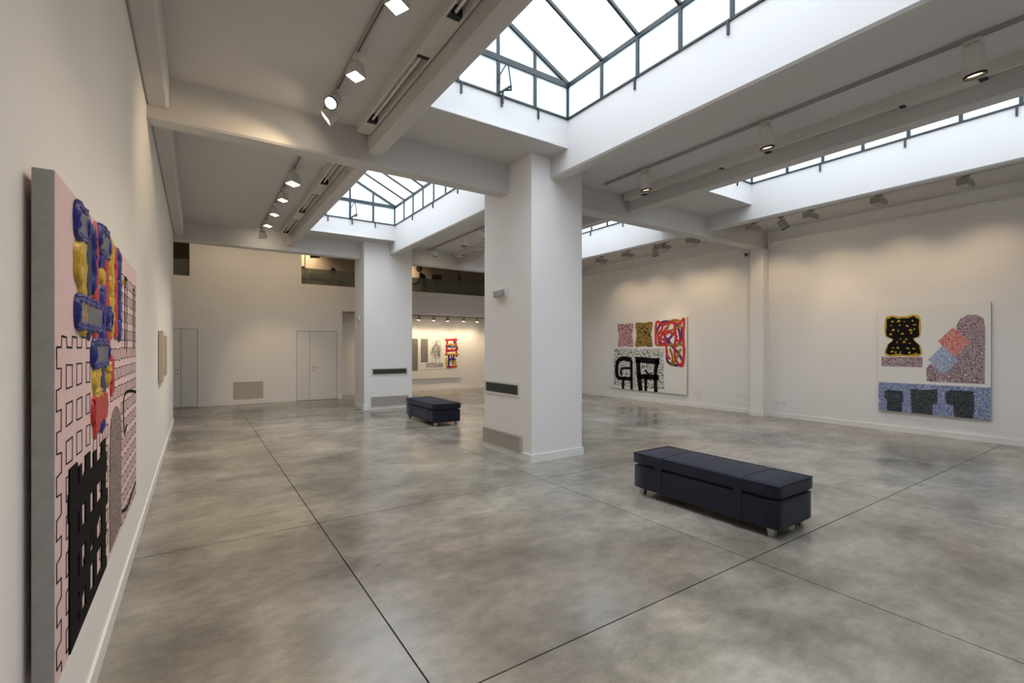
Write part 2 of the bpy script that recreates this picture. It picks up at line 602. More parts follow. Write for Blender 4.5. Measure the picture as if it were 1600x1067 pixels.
mk('cross_beam', beam(P1X[1], XR, YA0, YA1, ZB, ZC, 'x'), M_CEIL, ceiling)
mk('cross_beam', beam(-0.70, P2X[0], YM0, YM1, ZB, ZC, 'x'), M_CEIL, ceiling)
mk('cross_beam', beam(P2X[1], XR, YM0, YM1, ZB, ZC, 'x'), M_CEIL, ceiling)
M_UP = M_CEIL
for hx in HOLES_X:
    for hy in HOLES_Y:
        x0, x1 = hx; y0, y1 = hy; t = 0.14
        z0 = ZC + 0.14
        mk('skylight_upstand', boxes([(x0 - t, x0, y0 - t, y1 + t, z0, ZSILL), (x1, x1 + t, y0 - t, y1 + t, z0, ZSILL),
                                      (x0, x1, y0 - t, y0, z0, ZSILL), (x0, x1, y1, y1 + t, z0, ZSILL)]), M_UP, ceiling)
        mk('drip_edge', box(x0 + 0.05, x1 - 0.28, y1 - 0.03, y1, ZC - 0.015, ZC + 0.012), M_CEIL, ceiling, bevel=0.004)

# ------------------------------------------------------------------ skylights
def tri(bm, a, b, c, t):
    """thin triangular pane, thickness t along y"""
    f = [bm.verts.new(p) for p in (a, b, c)]
    k = [bm.verts.new((p[0], p[1] + t, p[2])) for p in (a, b, c)]
    bm.faces.new(f); bm.faces.new(k[::-1])
    for i in range(3):
        j = (i + 1) % 3
        bm.faces.new((f[i], k[i], k[j], f[j]))

def skylight(idx, hx, hy, label):
    x0, x1 = hx; y0, y1 = hy
    xm = (x0 + x1) / 2
    w = empty('window_%d' % idx, ((x0 + x1) / 2, (y0 + y1) / 2, ZSILL), kind='structure')
    w['label'] = label
    off = Vector(w.location)
    def part(name, bm, mat, **kw):
        for v in bm.verts:
            v.co -= off
        return mk(name, bm, mat, w, **kw)
    yk = [y1, y1 - 0.65]
    while yk[-1] - 0.57 > y0 + 0.5:
        yk.append(yk[-1] - 0.57)
    yk.append(y0)
    xk = [x0 + (x1 - x0) * k / 4 for k in range(5)]
    slope = (ZRIDGE - ZEAVE) / (xm - x0)
    zr = lambda x: ZEAVE + slope * (min(x - x0, x1 - x))
    bs = 0.035
    o = 0.018
    # rails
    for x, s in ((x0, -1), (x1, 1)):
        part('sill_rail', box(x - o, x + o, y0, y1, ZSILL, ZSILL + 0.022), M_FRAME)
        part('eave_rail', box(x - 0.022, x + 0.022, y0, y1, ZEAVE - 0.03, ZEAVE + 0.03), M_FRAME)
        for y in yk[1:-1]:
            part('mullion', box(x - 0.02, x + 0.02, y - 0.02, y + 0.02, ZSILL + 0.022, ZEAVE - 0.03), M_FRAME)
        for a, b in zip(yk, yk[1:]):
            part('glass_pane', box(x - 0.004, x + 0.004, b + 0.01, a - 0.01, ZSILL + 0.02, ZEAVE - 0.02), M_PANE_V)
        for k, y in enumerate(yk[1:-1]):
            if k % 2 == 1:
                part('sill_bracket', box(min(x - s * 0.022, x - s * 0.004), max(x - s * 0.022, x - s * 0.004), y + 0.03, y + 0.052, ZSILL - 0.12, ZSILL + 0.02), M_FRAME)
    for y in (y0, y1):
        part('sill_rail', box(x0, x1, y - o, y + o, ZSILL, ZSILL + 0.022), M_FRAME)
        part('transom_rail', box(x0, x1, y - 0.025, y + 0.025, ZEAVE - 0.04, ZEAVE + 0.035), M_FRAME)
        for x in xk[1:-1]:
            part('mullion', box(x - 0.02, x + 0.02, y - 0.02, y + 0.02, ZSILL + 0.022, ZEAVE - 0.04), M_FRAME)
            part('mullion', box(x - 0.018, x + 0.018, y - 0.018, y + 0.018, ZEAVE + 0.035, zr(x) - 0.02), M_FRAME)
        for x in (x0, x1):
            part('corner_post', box(x - 0.026, x + 0.026, y - 0.026, y + 0.026, ZSILL, ZEAVE + 0.03), M_FRAME)
        for a, b in zip(xk, xk[1:]):
            part('glass_pane', box(a + 0.01, b - 0.01, y - 0.004, y + 0.004, ZSILL + 0.02, ZEAVE - 0.03), M_PANE_V)
            bm = bmesh.new()
            za, zb_ = zr(a), zr(b)
            if a == xk[0]:
                tri(bm, (a + .03, y, ZEAVE + .02), (b, y, ZEAVE + .02), (b, y, zb_), 0.006)
            elif b == xk[-1]:
                tri(bm, (a, y, ZEAVE + .02), (b - .03, y, ZEAVE + .02), (a, y, za), 0.006)
            else:
                vs4 = [(a, y, ZEAVE + .02), (b, y, ZEAVE + .02), (b, y, zb_), (a, y, za)]
                f = [bm.verts.new(p) for p in vs4]
                k = [bm.verts.new((p[0], p[1] + .006, p[2])) for p in vs4]
                bm.faces.new(f); bm.faces.new(k[::-1])
                for q in range(4):
                    bm.faces.new((f[q], k[q], k[(q + 1) % 4], f[(q + 1) % 4]))
            part('gable_pane', bm, M_PANE_V)
        s = 1 if y == y0 else -1
        for k, x in enumerate(xk[1:-1]):
            part('sill_bracket', box(x + 0.04, x + 0.062, min(y + s * 0.004, y + s * 0.022), max(y + s * 0.004, y + s * 0.022), ZSILL - 0.12, ZSILL + 0.02), M_FRAME)
    part('ridge_bar', box(xm - 0.03, xm + 0.03, y0, y1, ZRIDGE - 0.03, ZRIDGE + 0.04), M_FRAME)
    for k, y in enumerate(yk):
        end = k in (0, len(yk) - 1)
        for xe in (x0, x1):
            part('rafter', bar((xe, y, ZEAVE + 0.02), (xm, y, ZRIDGE + 0.01), 0.06 if end else 0.032, 0.05 if end else 0.04), M_FRAME)
    for a, b in zip(yk, yk[1:]):
        for xe in (x0, x1):
            d = Vector((xm - xe, 0, ZRIDGE - ZEAVE))
            nrm = Vector((-d.z, 0, d.x)).normalized() * 0.006
            if nrm.z < 0: nrm = -nrm
            bm = bmesh.new()
            pts = [Vector((xe, a - .01, ZEAVE + .045)), Vector((xm, a - .01, ZRIDGE + .035)), Vector((xm, b + .01, ZRIDGE + .035)), Vector((xe, b + .01, ZEAVE + .045))]
            f = [bm.verts.new(p) for p in pts]
            k = [bm.verts.new(p + nrm) for p in pts]
            bm.faces.new(f); bm.faces.new(k[::-1])
            for q in range(4):
                bm.faces.new((f[q], k[q], k[(q + 1) % 4], f[(q + 1) % 4]))
            part('roof_pane', bm, M_PANE_R)
    # scissor opener on the far gable, by the middle mullion
    yo = y1 - 0.05
    xo = xm + 0.04
    part('window_opener', rods([((xo, yo, ZSILL - 0.10), (xo, yo, ZSILL + 0.06), 0.012),
                                ((xo - 0.04, yo, ZSILL + 0.02), (xo + 0.10, yo - 0.03, ZSILL + 0.13), 0.014),
                                ((xo + 0.10, yo - 0.03, ZSILL + 0.13), (xo + 0.06, yo - 0.02, ZSILL + 0.42), 0.009),
                                ((xo + 0.06, yo - 0.02, ZSILL + 0.42), (xo - 0.05, yo, ZSILL + 0.22), 0.008),
                                ((xo - 0.05, yo, ZSILL + 0.24), (xo - 0.05, yo, ZSILL + 0.14), 0.012),
                                ((xo, yo, ZSILL + 0.06), (xo + 0.10, yo - 0.03, ZSILL + 0.08), 0.012),
                                ((xo + 0.10, yo - 0.03, ZSILL + 0.08), (xo + 0.10, yo - 0.03, ZSILL + 0.13), 0.012)]), M_FRAME)
skylight(1, HOLES_X[0], HOLES_Y[0], 'large gabled glass skylight in front of the near pillar')
skylight(2, HOLES_X[0], HOLES_Y[1], 'gabled glass skylight between the two pillars')
skylight(3, HOLES_X[1], HOLES_Y[0], 'glass skylight nearest the right wall, above the blue and black painting')
skylight(4, HOLES_X[1], HOLES_Y[1], 'glass skylight partly hidden behind the near pillar on the right')

# ------------------------------------------------------------------ pillars
def pillar(px, py, label):
    cx, cy = (px[0] + px[1]) / 2, (py[0] + py[1]) / 2
    hx, hy = (px[1] - px[0]) / 2, (py[1] - py[0]) / 2
    p = mk('pillar', box(-hx, hx, -hy, hy, 0, ZC), M_WALL, bevel=0.006, kind='structure')
    p.location = (cx, cy, 0)
    p['label'] = label
    t = 0.016
    mk('pillar_baseboard', boxes([(-hx - t, hx + t, -hy - t, -hy, 0, 0.11), (-hx - t, hx + t, hy, hy + t, 0, 0.11),
                                  (-hx - t, -hx, -hy, hy, 0, 0.11), (hx, hx + t, -hy, hy, 0, 0.11)]), M_TRIM, p)
    return p
pillar(P1X, P1Y, 'thick white square pillar in the middle of the room')
pillar(P2X, P2Y, 'white square pillar farther back beside the doors')

def vent(name, loc, rotz, w, h, label, dark, nsl, cat='vent', border=0.03, vertical=False):
    """grille facing local -y, centred on loc"""
    t = empty(name, loc, rotz, label=label, cat=cat)
    d = 0.012
    fm = M_TRIM if dark else M_GRILLE
    mk('frame', boxes([(-w / 2, w / 2, -d, 0, h / 2 - border, h / 2), (-w / 2, w / 2, -d, 0, -h / 2, -h / 2 + border),
                       (-w / 2, -w / 2 + border, -d, 0, -h / 2 + border, h / 2 - border), (w / 2 - border, w / 2, -d, 0, -h / 2 + border, h / 2 - border)]),
       M_LAMPW if dark else M_GRILLE, t)
    mk('backing', box(-w / 2 + border, w / 2 - border, -0.003, -0.0005, -h / 2 + border, h / 2 - border), M_GAP if dark else M_GRILLE, t)
    bm = bmesh.new()
    iw, ih = w - 2 * border, h - 2 * border
    for k in range(nsl):
        if vertical:
            x = -iw / 2 + iw * (k + 0.5) / nsl
            addbox(bm, x - iw / nsl * 0.3, x + iw / nsl * 0.3, -0.009, -0.003, -ih / 2, ih / 2)
        else:
            z = -ih / 2 + ih * (k + 0.5) / nsl
            addbox(bm, -iw / 2, iw / 2, -0.009, -0.003, z - ih / nsl * 0.3, z + ih / nsl * 0.3)
    mk('slats', bm, M_GRILLEG if dark else M_GRILLE, t, kind='stuff')
    return t
vent('vent_grille', (P1X[0], 6.03, 0.975), -PI / 2, 0.96, 0.20, 'dark slotted vent on the near pillar', True, 10)
vent('vent_grille', (P1X[0] - 0.017, 6.02, 0.205), -PI / 2, 1.06, 0.25, 'beige return grille at the foot of the near pillar', False, 22, border=0.02)
vent('vent_grille', (4.19, P2Y[0], 0.96), 0, 0.96, 0.19, 'dark slotted vent on the far pillar', True, 10)
vent('vent_grille', (4.19, P2Y[0] - 0.017, 0.195), 0, 1.0, 0.25, 'pale grille at the foot of the far pillar', False, 22, border=0.02)
vent('wall_grille', (1.21, YBK, 0.38), 0, 0.74, 0.48, 'grey ribbed air grille low on the far wall', False, 30, border=0.02, vertical=True)

# ------------------------------------------------------------------ pillar and wall fittings
t = empty('emergency_light', (P1X[0], 6.02, 2.41), -PI / 2, label='small grey emergency light high on the near pillar', cat='light')
mk('housing', box(-0.15, 0.15, -0.035, 0, -0.065, 0.065), M_LAMPW, t, bevel=0.008)
mk('cover', box(-0.135, 0.10, -0.085, -0.035, -0.06, 0.05), plain('grey_diffuser', (0.42, 0.41, 0.40), 0.4), t, bevel=0.02)
t = empty('wall_sensor', (P2X[0], 12.4, 2.35), -PI / 2, label='small white box on the side of the far pillar', cat='sensor')
mk('housing', box(-0.06, 0.06, -0.05, 0, -0.05, 0.05), M_LAMPW, t, bevel=0.008)
mk('lens_cap', lathe([(0.02, 0), (0.012, 0.015)], 12, aimM((0, -0.05, 0), (0, -1, 0))), M_TRACK, t)
t = empty('motion_sensor', (XR - 0.02, 6.25, 3.80), -PI / 2, label='small sensor with black eye under the beam on the right wall', cat='sensor')
mk('housing', box(-0.07, 0.07, -0.13, 0, -0.055, 0.055), M_LAMPW, t, bevel=0.008)
mk('eye', box(-0.035, 0.03, -0.137, -0.13, -0.03, 0.03), M_BLACK, t)
for y, z, w, h, lab in ((7.66, 0.38, 0.20, 0.20, 'square white cover plate beside the red scribble painting'),
                        (6.54, 0.42, 0.12, 0.12, 'small white socket plate left of the wall pilaster'),
                        (6.28, 0.34, 0.07, 0.09, 'tiny white socket tight against the wall pilaster'),
                        (5.62, 0.34, 0.14, 0.08, 'white socket just right of the wall pilaster'),
                        (5.45, 0.35, 0.12, 0.08, 'white switch plate second right of the wall pilaster')):
    t = empty('socket_plate', (XR - 0.02, y, z), -PI / 2, label=lab, cat='socket', group='cover plates low on the right wall')
    mk('plate', box(-w / 2, w / 2, -0.008, 0, -h / 2, h / 2), M_TRIM, t, bevel=0.002)
    mk('insert', box(-w * 0.36, w * 0.36, -0.011, -0.008, -h * 0.34, h * 0.34), M_DOOR, t)

# ------------------------------------------------------------------ ceiling tracks, tube channels, lamps
def track(x, y0, y1, label):
    t = empty('lighting_track', (x, (y0 + y1) / 2, ZC), label=label, cat='track', group='ceiling lighting tracks')
    h = (y1 - y0) / 2
    mk('rail', boxes([(-0.018, -0.007, -h, h, -0.034, 0), (0.007, 0.018, -h, h, -0.034, 0), (-0.007, 0.007, -h, h, -0.012, 0)]), M_TRACK, t)
    for s in (-1, 1):
        mk('end_cap', box(-0.02, 0.02, min(s * h, s * (h + 0.03)), max(s * h, s * (h + 0.03)), -0.037, 0), M_TRACK, t)
XTL, XTR, XTS = 1.20, 5.56, 9.86
track(XTL, -0.6, 5.55, 'ceiling track carrying lit floodlights, nearest the pink painting')
track(XTL, 6.5, 12.0, 'ceiling track carrying lit floodlights, before the far wall')
track(XTR, -0.6, 5.55, 'ceiling track with cylinder spotlights right of the large skylight')
track(5.30, 6.7, 12.1, 'ceiling track seen between the two pillars')
track(XTS, -0.6, 5.75, 'ceiling track along the right wall above the blue and black painting')
track(XTS, 6.4, 12.1, 'ceiling track along the right wall above the red scribble painting')

def trough(x0, x1, y0, y1, segs, label):
    cy = (y0 + y1) / 2
    cx = (x0 + x1) / 2
    t = empty('tube_light_channel', (cx, cy, ZC), label=label, cat='light', group='tube light channels along the beams')
    hw = (x1 - x0) / 2
    zb = -0.12
    # housing: two side walls, top and solid cover pieces between the slots
    parts = [(-hw, -hw + 0.022, y0 - cy, y1 - cy, zb, 0), (hw - 0.022, hw, y0 - cy, y1 - cy, zb, 0),
             (-hw + 0.022, hw - 0.022, y0 - cy, y1 - cy, -0.03, 0)]
    edges = [y0] + [v for s in segs for v in s] + [y1]
    for a, b in zip(edges[::2], edges[1::2]):
        parts.append((-hw + 0.022, hw - 0.022, a - cy, b - cy, zb, -0.03))
    mk('housing', boxes(parts), M_LAMPW, t)
    for a, b in segs:
        tb = mk('lamp_tube', rods([((0, a - cy + 0.03, zb + 0.03), (0, b - cy - 0.03, zb + 0.03), 0.013)], 10), M_TUBE, t)
        for yy in (a - cy + 0.03, b - cy - 0.03):
            mk('lamp_socket', box(-hw + 0.024, hw - 0.024, yy - 0.028, yy + 0.028, zb + 0.006, -0.03), M_BLACK, tb)
trough(1.585, 1.745, -0.5, 5.70, [(-0.3, 1.2), (1.8, 3.33), (3.88, 5.40)], 'long white tube light channel left of the large skylight')
trough(1.585, 1.745, 6.35, 12.1, [(6.5, 7.85), (8.42, 9.75), (10.3, 11.7)], 'long white tube light channel along the beam between the pillars on the left')
trough(6.19, 6.345, -0.5, 5.75, [(-0.2, 1.28), (1.84, 3.34), (3.93, 5.42)], 'long white tube light channel under the beam right of the large skylight')
trough(6.12, 6.275, 6.9, 12.15, [(7.2, 8.6), (9.2, 10.6), (11.0, 11.8)], 'white tube light channel glimpsed between the two pillars')

def spot_light(parent, loc, d, power, angle=70, blend=0.8, col=WARM, r=0.04):
    ld = bpy.data.lights.new('lamp_light', 'SPOT')
    ld.energy = power
    ld.spot_size = math.radians(angle)
    ld.spot_blend = blend
    ld.color = col
    ld.shadow_soft_size = r
    lo = link(bpy.data.objects.new('lamp_light', ld))
    lo.parent = parent
    lo.location = loc
    lo.rotation_euler = Vector(d).to_track_quat('-Z', 'Y').to_euler()
    return lo

def flood(x, y, d, label, power, lit=True, size=1.0, mat=None, group='floodlights on the left track', angle=100, zc=ZC - 0.034, stem=0.07):
    """square faced floodlight on a short stem"""
    mat = mat or M_LAMPW
    t = empty('floodlight', (x, y, zc), label=label, cat='spotlight', group=group)
    d = Vector(d).normalized()
    mk('track_adapter', box(-0.02, 0.02, -0.05, 0.05, -0.03, 0.0), mat, t, bevel=0.004)
    mk('stem', rods([((0, 0, -0.03), (0, 0, -0.03 - stem), 0.012)]), mat, t)
    c = Vector((0, 0, -0.03 - stem - 0.05))
    Mt = aimM(c, d)
    s = size
    bm = bmesh.new()
    # flared box open to the front
    back, front = 0.045 * s, 0.068 * s
    ring = lambda hw, hh, z: [bm.verts.new(Mt @ Vector((a * hw, b * hh, z))) for a, b in ((-1, -1), (1, -1), (1, 1), (-1, 1))]
    r0 = ring(back, back * .9, -0.07 * s); r1 = ring(front, front * .9, 0.035 * s); r2 = ring(front, front * .9, 0.06 * s)
    r3 = ring(front - .006, front * .9 - .006, 0.06 * s); r4 = ring(front - .008, front * .9 - .008, 0.05 * s)
    for a, b in ((r0, r1), (r1, r2), (r2, r3), (r3, r4)):
        for i in range(4):
            j = (i + 1) % 4
            bm.faces.new((a[i], a[j], b[j], b[i]))
    bm.faces.new(r0)
    mk('housing', bm, mat, t)
    mk('lens', box(-front + .009, front - .009, -front * .9 + .009, front * .9 - .009, 0.046 * s, 0.052 * s, M=Mt), M_LENS if lit else M_BLACK, t)
    if lit:
        spot_light(t, Mt @ Vector((0, 0, 0.09 * s)), d, power, angle)
    return t

def roundspot(x, y, d, label, power, lens=None, L=0.20, r=0.07, mat=None, group='floodlights on the left track', angle=50, zc=ZC - 0.034, stem=0.06, mount=0.0):
    """cylinder spotlight hung by an arm"""
    mat = mat or M_LAMPW
    t = empty('cylinder_spotlight', (x, y, zc), label=label, cat='spotlight', group=group)
    d = Vector(d).normalized()
    mk('track_adapter', box(-0.02, 0.02, -0.06, 0.06, -0.03, 0.0), mat, t, bevel=0.004)
    c = Vector((mount, 0, -0.03 - stem))
    mk('stem', rods([((0, 0, -0.03), c, 0.014)]), mat, t)
    Mt = aimM(c - d * 0.02, d)
    h = mk('housing', lathe([(r * 0.85, 0.0), (r, 0.03), (r, L * 0.30), (r * 0.97, L * 0.31), (r * 0.97, L * 0.33), (r, L * 0.34), (r, L), (r * 0.92, L), (r * 0.88, L - 0.03)], 24, Mt), mat, t, smooth=False)
    mk('front_ring', lathe([(r * 1.01, L - 0.012), (r * 1.01, L + 0.006), (r * 0.86, L + 0.006), (r * 0.82, L - 0.02)], 24, Mt, cap=False), M_BLACK, h)
    mk('lens', lathe([(r * 0.84, L - 0.024), (r * 0.84, L - 0.018)], 24, Mt), lens or M_LENS, t)
    if power > 0:
        spot_light(t, Mt @ Vector((0, 0, L + 0.02)), d, power, angle)
    return t

LP = 34.0
flood(XTL, 2.15, (-0.13, -0.06, -0.99), 'floodlight on the left track just above the picture', LP)
flood(XTL, 3.27, (-0.13, -0.06, -0.99), 'lit floodlight nearest the camera at the top edge', LP)
flood(XTL, 4.33, (-0.13, -0.06, -0.99), 'lit square floodlight starring alone on the left track', LP)
flood(XTL - 0.0, 5.32, (-0.72, 0.28, -0.62), 'lit square floodlight left of the round spotlight', LP * 0.7)
roundspot(XTL, 5.08, (-0.45, -0.55, -0.62), 'lit round spotlight beside a square one before the cross beam', 12, L=0.17, r=0.065, stem=0.05)
flood(XTL, 7.66, (-0.13, -0.06, -0.99), 'bright square floodlight first beyond the cross beam', LP, size=1.25)
flood(XTL, 8.66, (-0.13, -0.06, -0.99), 'lit floodlight second beyond the cross beam', LP)
flood(XTL, 9.69, (-0.13, -0.06, -0.99), 'lit floodlight third beyond the cross beam', LP)
flood(XTL, 10.66, (-0.13, -0.06, -0.99), 'lit floodlight fourth beyond the cross beam', LP)
flood(XTL, 11.65, (0.15, 0.70, -0.72), 'last floodlight on the left track, turned to the far wall', 70, size=1.1, angle=46, stem=0.10)
# downlights on the right track
for y, lab in ((4.76, 'white cylinder spotlight nearest the near pillar'), (2.96, 'white cylinder spotlight in the middle of the right track'),
               (1.175, 'large white cylinder spotlight at the right edge')):
    roundspot(XTR, y, (0.12, -0.05, -1), lab, 12, lens=M_LENSD, L=0.25, r=0.078, stem=0.05, group='cylinder spotlights on the right track')
roundspot(5.30, 10.0, (0.05, 0, -1), 'white cylinder spotlight hanging in the gap between the pillars', 22, lens=M_LENSD, L=0.22, r=0.07, stem=0.02, group='spotlights between the pillars')
roundspot(5.30, 11.6, (0.1, 0.5, -0.85), 'small spotlight seen from behind next to the far pillar', 14, L=0.16, r=0.07, stem=0.05, group='spotlights between the pillars')
roundspot(5.30, 9.05, (0.5, 0.6, -0.6), 'tilted spotlight half hidden by the near pillar', 22, L=0.2, r=0.07, stem=0.04, group='spotlights between the pillars')

def washer(y, label, power, tilt=0.0, x=XTS, group='wall washers along the right wall'):
    """flat boxy wall washer with a wedge nose pointing at the right wall"""
    t = empty('wall_washer', (x, y, ZC - 0.034), label=label, cat='spotlight', group=group)
    mk('track_adapter', box(-0.03, 0.03, -0.05, 0.05, -0.03, 0), M_LAMPG, t)
    mk('stem', rods([((0, 0, -0.03), (0, 0, -0.075), 0.013)]), M_LAMPG, t)
    h = mk('housing', prism([(-0.20, -0.185), (0.12, -0.185), (0.21, -0.13), (0.12, -0.075), (-0.20, -0.075)], -0.07, 0.07), M_LAMPG, t, bevel=0.006)
    mk('lens', bar((0.168, -0.055, -0.159), (0.168, 0.055, -0.159), 0.05, 0.006, up=(0.52, 0, -0.85)), M_LENSD, h)
    spot_light(t, (0.24, 0, -0.22), (1.0, 0, -2.9), power, 108, 1.0)
    return t
WP = 18.0
for y, lab in ((2.16, 'grey wall washer nearest the camera on the right wall track'), (3.27, 'grey wall washer second from the right edge'),
               (4.36, 'grey wall washer third from the right edge'), (5.49, 'grey wall washer just before the wall pilaster'),
               (6.95, 'grey wall washer mostly hidden by the cross beam'), (7.78, 'grey wall washer right of the hanging cylinder spotlight'),
               (9.0, 'grey wall washer left of the hanging cylinder spotlight'), (10.02, 'grey wall washer right beside the near pillar edge')):
    washer(y, lab, WP)
roundspot(XTS, 4.93, (0.42, -0.32, -0.85), 'tilted grey cylinder spotlight between two wall washers', 14, L=0.2, r=0.075, mat=M_LAMPG, group='cylinder spotlights by the right wall')
roundspot(XTS, 8.10, (0.36, 0.15, -0.92), 'upright grey cylinder spotlight over the red scribble painting', 22, L=0.22, r=0.075, mat=M_LAMPG, group='cylinder spotlights by the right wall')

# floodlights behind the second cross beam that wash the far wall
for x, lab in ((0.3, 'floodlight behind the far cross beam, by the left wall'), (1.6, 'floodlight behind the far cross beam, over the air grille'), (2.9, 'floodlight behind the far cross beam, over the double door')):
    flood(x, 13.3, (0, 0.72, -0.69), lab, 13, zc=4.95, group='floodlights behind the far beam', angle=100)

# ------------------------------------------------------------------ alcove lamps
t = empty('lighting_track', (7.4, 15.52, 2.72), label='lighting track under the ceiling of the far alcove', cat='track', group='ceiling lighting tracks')
mk('rail', boxes([(-3.4, 3.4, -0.018, -0.007, -0.034, 0), (-3.4, 3.4, 0.007, 0.018, -0.034, 0), (-3.4, 3.4, -0.007, 0.007, -0.012, 0)]), M_TRACK, t)
for x, lab in ((5.2, 'alcove spotlight hidden behind the far pillar'), (6.46, 'alcove spotlight next to the far pillar'), (7.02, 'alcove spotlight second from the far pillar'),
               (7.57, 'alcove spotlight third from the far pillar'), (8.22, 'alcove spotlight fourth from the far pillar'), (8.80, 'alcove spotlight half behind the near pillar'),
               (9.9, 'alcove spotlight behind the near pillar')):
    t = empty('alcove_spotlight', (x, 15.52, 2.686), label=lab, cat='spotlight', group='spotlights in the alcove')
    mk('track_adapter', box(-0.06, 0.06, -0.02, 0.02, -0.025, 0), M_LAMPG, t)
    mk('stem', rods([((0, 0, -0.025), (0, 0, -0.06), 0.01)]), M_LAMPG, t)
    d = Vector((0, 0.22, -0.97))
    mk('housing', lathe([(0.03, -0.05), (0.06, -0.02), (0.065, 0.05), (0.055, 0.05)], 16, aimM((0, 0, -0.09), d)), M_LAMPG, t)
    mk('lens', lathe([(0.05, 0.051), (0.05, 0.055)], 16, aimM((0, 0, -0.09), d)), M_LENS, t)
    spot_light(t, Vector((0, 0, -0.09)) + d.normalized() * 0.08, d, 19, 125, 1.0)

# ------------------------------------------------------------------ benches
def rounded_box(hx, hy, z0, z1, r, puff=0.0):
    bm = bmesh.new()
    n = 10
    m = 16
    bmesh.ops.create_cube(bm, size=1)
    bmesh.ops.subdivide_edges(bm, edges=bm.edges[:], cuts=9, use_grid_fill=True)
    for v in bm.verts:
        x, y, z = v.co * 2
        k = 6.0
        L_ = (abs(x) ** k + abs(y) ** k + abs(z) ** k) ** (1 / k)
        mx = max(abs(x), abs(y), abs(z))
        f = (mx / L_)
        # keep flats, soften only edges
        X = x * hx; Y = y * hy; Z = z * (z1 - z0) / 2
        def soft(a, h):
            return max(-h + r, min(h - r, a))
        core = Vector((soft(X, hx), soft(Y, hy), soft(Z, (z1 - z0) / 2)))
        d = Vector((X, Y, Z)) - core
        if d.length > 1e-6:
            p = core + d.normalized() * min(r, d.length if d.length < r else r)
        else:
            p = Vector((X, Y, Z))
        if z > 0.99:
            p.z += puff * (1 - (x * x)) * (1 - y ** 4)
        v.co = p + Vector((0, 0, (z0 + z1) / 2))
    return bm

def bench(x, y, label):
    W, Ln = 0.60, 1.56
    t = empty('bench', (x, y, 0), label=label, cat='bench', group='navy benches')
    for sx in (-1, 1):
        for sy in (-1, 1):
            M = Matrix.Translation((sx * (W / 2 - 0.07), sy * (Ln / 2 - 0.09), 0))
            bm = bmesh.new()
            a, b_ = 0.022, 0.032
            lo = [bm.verts.new(M @ Vector((p * a, q * a, 0))) for p, q in ((-1, -1), (1, -1), (1, 1), (-1, 1))]
            hi = [bm.verts.new(M @ Vector((p * b_, q * b_, 0.075))) for p, q in ((-1, -1), (1, -1), (1, 1), (-1, 1))]
            bm.faces.new(lo[::-1]); bm.faces.new(hi)
            for i in range(4):
                bm.faces.new((lo[i], lo[(i + 1) % 4], hi[(i + 1) % 4], hi[i]))
            mk('leg', bm, M_CHROME, t, label='short brushed metal foot')
    mk('body', rounded_box(W / 2 - 0.008, Ln / 2 - 0.008, 0.07, 0.325, 0.022), M_FAB, t, smooth=True)
    cu = mk('cushion', rounded_box(W / 2, Ln / 2, 0.332, 0.448, 0.024, 0.012), M_FAB, t, smooth=True)
    # piping round the top edge
    bm = bmesh.new()
    hx, hy, r = W / 2 - 0.006, Ln / 2 - 0.006, 0.02
    zt = 0.443
    pts = [(-hx, -hy), (hx, -hy), (hx, hy), (-hx, hy)]
    for i in range(4):
        a, b_ = pts[i], pts[(i + 1) % 4]
        addrod(bm, (a[0], a[1], zt), (b_[0], b_[1], zt), 0.005, 6)
    mk('piping', bm, M_PIPE, cu)
    for yy in (Ln / 2 - 0.34, -Ln / 2 + 0.36):
        hw = 0.038
        e_ = 0.003
        half = [(W / 2 + e_, 0.085), (W / 2 + e_, 0.325), (W / 2 + e_ + .001, 0.43), (W / 2 - 0.004, 0.4455), (W / 2 - 0.03, 0.4525), (W / 4, 0.4605), (0, 0.4640)]
        outer = half + [(-x_, z_) for x_, z_ in half[-2::-1]]
        inner_ = [(x_ * 0.985, z_ - (0.008 if abs(x_) < W / 2 - 0.002 else 0)) for x_, z_ in outer]
        bm = prism(outer + inner_[::-1], yy - hw, yy + hw)
        mk('strap', bm, M_FAB, t)
bench(4.27, 2.78, 'large navy upholstered bench in the foreground with two straps')
bench(4.23, 9.44, 'navy upholstered bench farther back between the pillars')

# ------------------------------------------------------------------ paintings
def canvas(loc, rotz, W, Hh, T, name, label, front, side, cat='painting'):
    t = empty(name, loc, rotz, label=label, cat=cat, group='abstract paintings')
    c = mk('canvas', box(0, W, -T, 0, 0, Hh), front, t, bevel=0.003)
    c.data.materials.append(side)
    for p in c.data.polygons:
        if abs(p.normal.y) < 0.5:
            p.material_index = 1
    return t

def ribbon(bm, pts, wid, base, h):
    """flat painted line in the canvas plane: pts (u, v)."""
    n = len(pts)
    P = [Vector(p) for p in pts]
    closed = (P[0] - P[-1]).length < 1e-6
    prev = None
    for i in range(n):
        if closed:
            a = P[i - 1] if i > 0 else P[-2]
            b_ = P[i + 1] if i < n - 1 else P[1]
        else:
            a = P[max(0, i - 1)]; b_ = P[min(n - 1, i + 1)]
        d = (b_ - a)
        if d.length < 1e-9: d = Vector((1, 0))
        d.normalize()
        nn = Vector((-d.y, d.x))
        l = P[i] + nn * wid / 2; r = P[i] - nn * wid / 2
        cur = [bm.verts.new((l.x, -base, l.y)), bm.verts.new((l.x, -base - h, l.y)), bm.verts.new((r.x, -base - h, r.y)), bm.verts.new((r.x, -base, r.y))]
        if prev:
            for k in range(3):
                bm.faces.new((prev[k], prev[k + 1], cur[k + 1], cur[k]))
        prev = cur

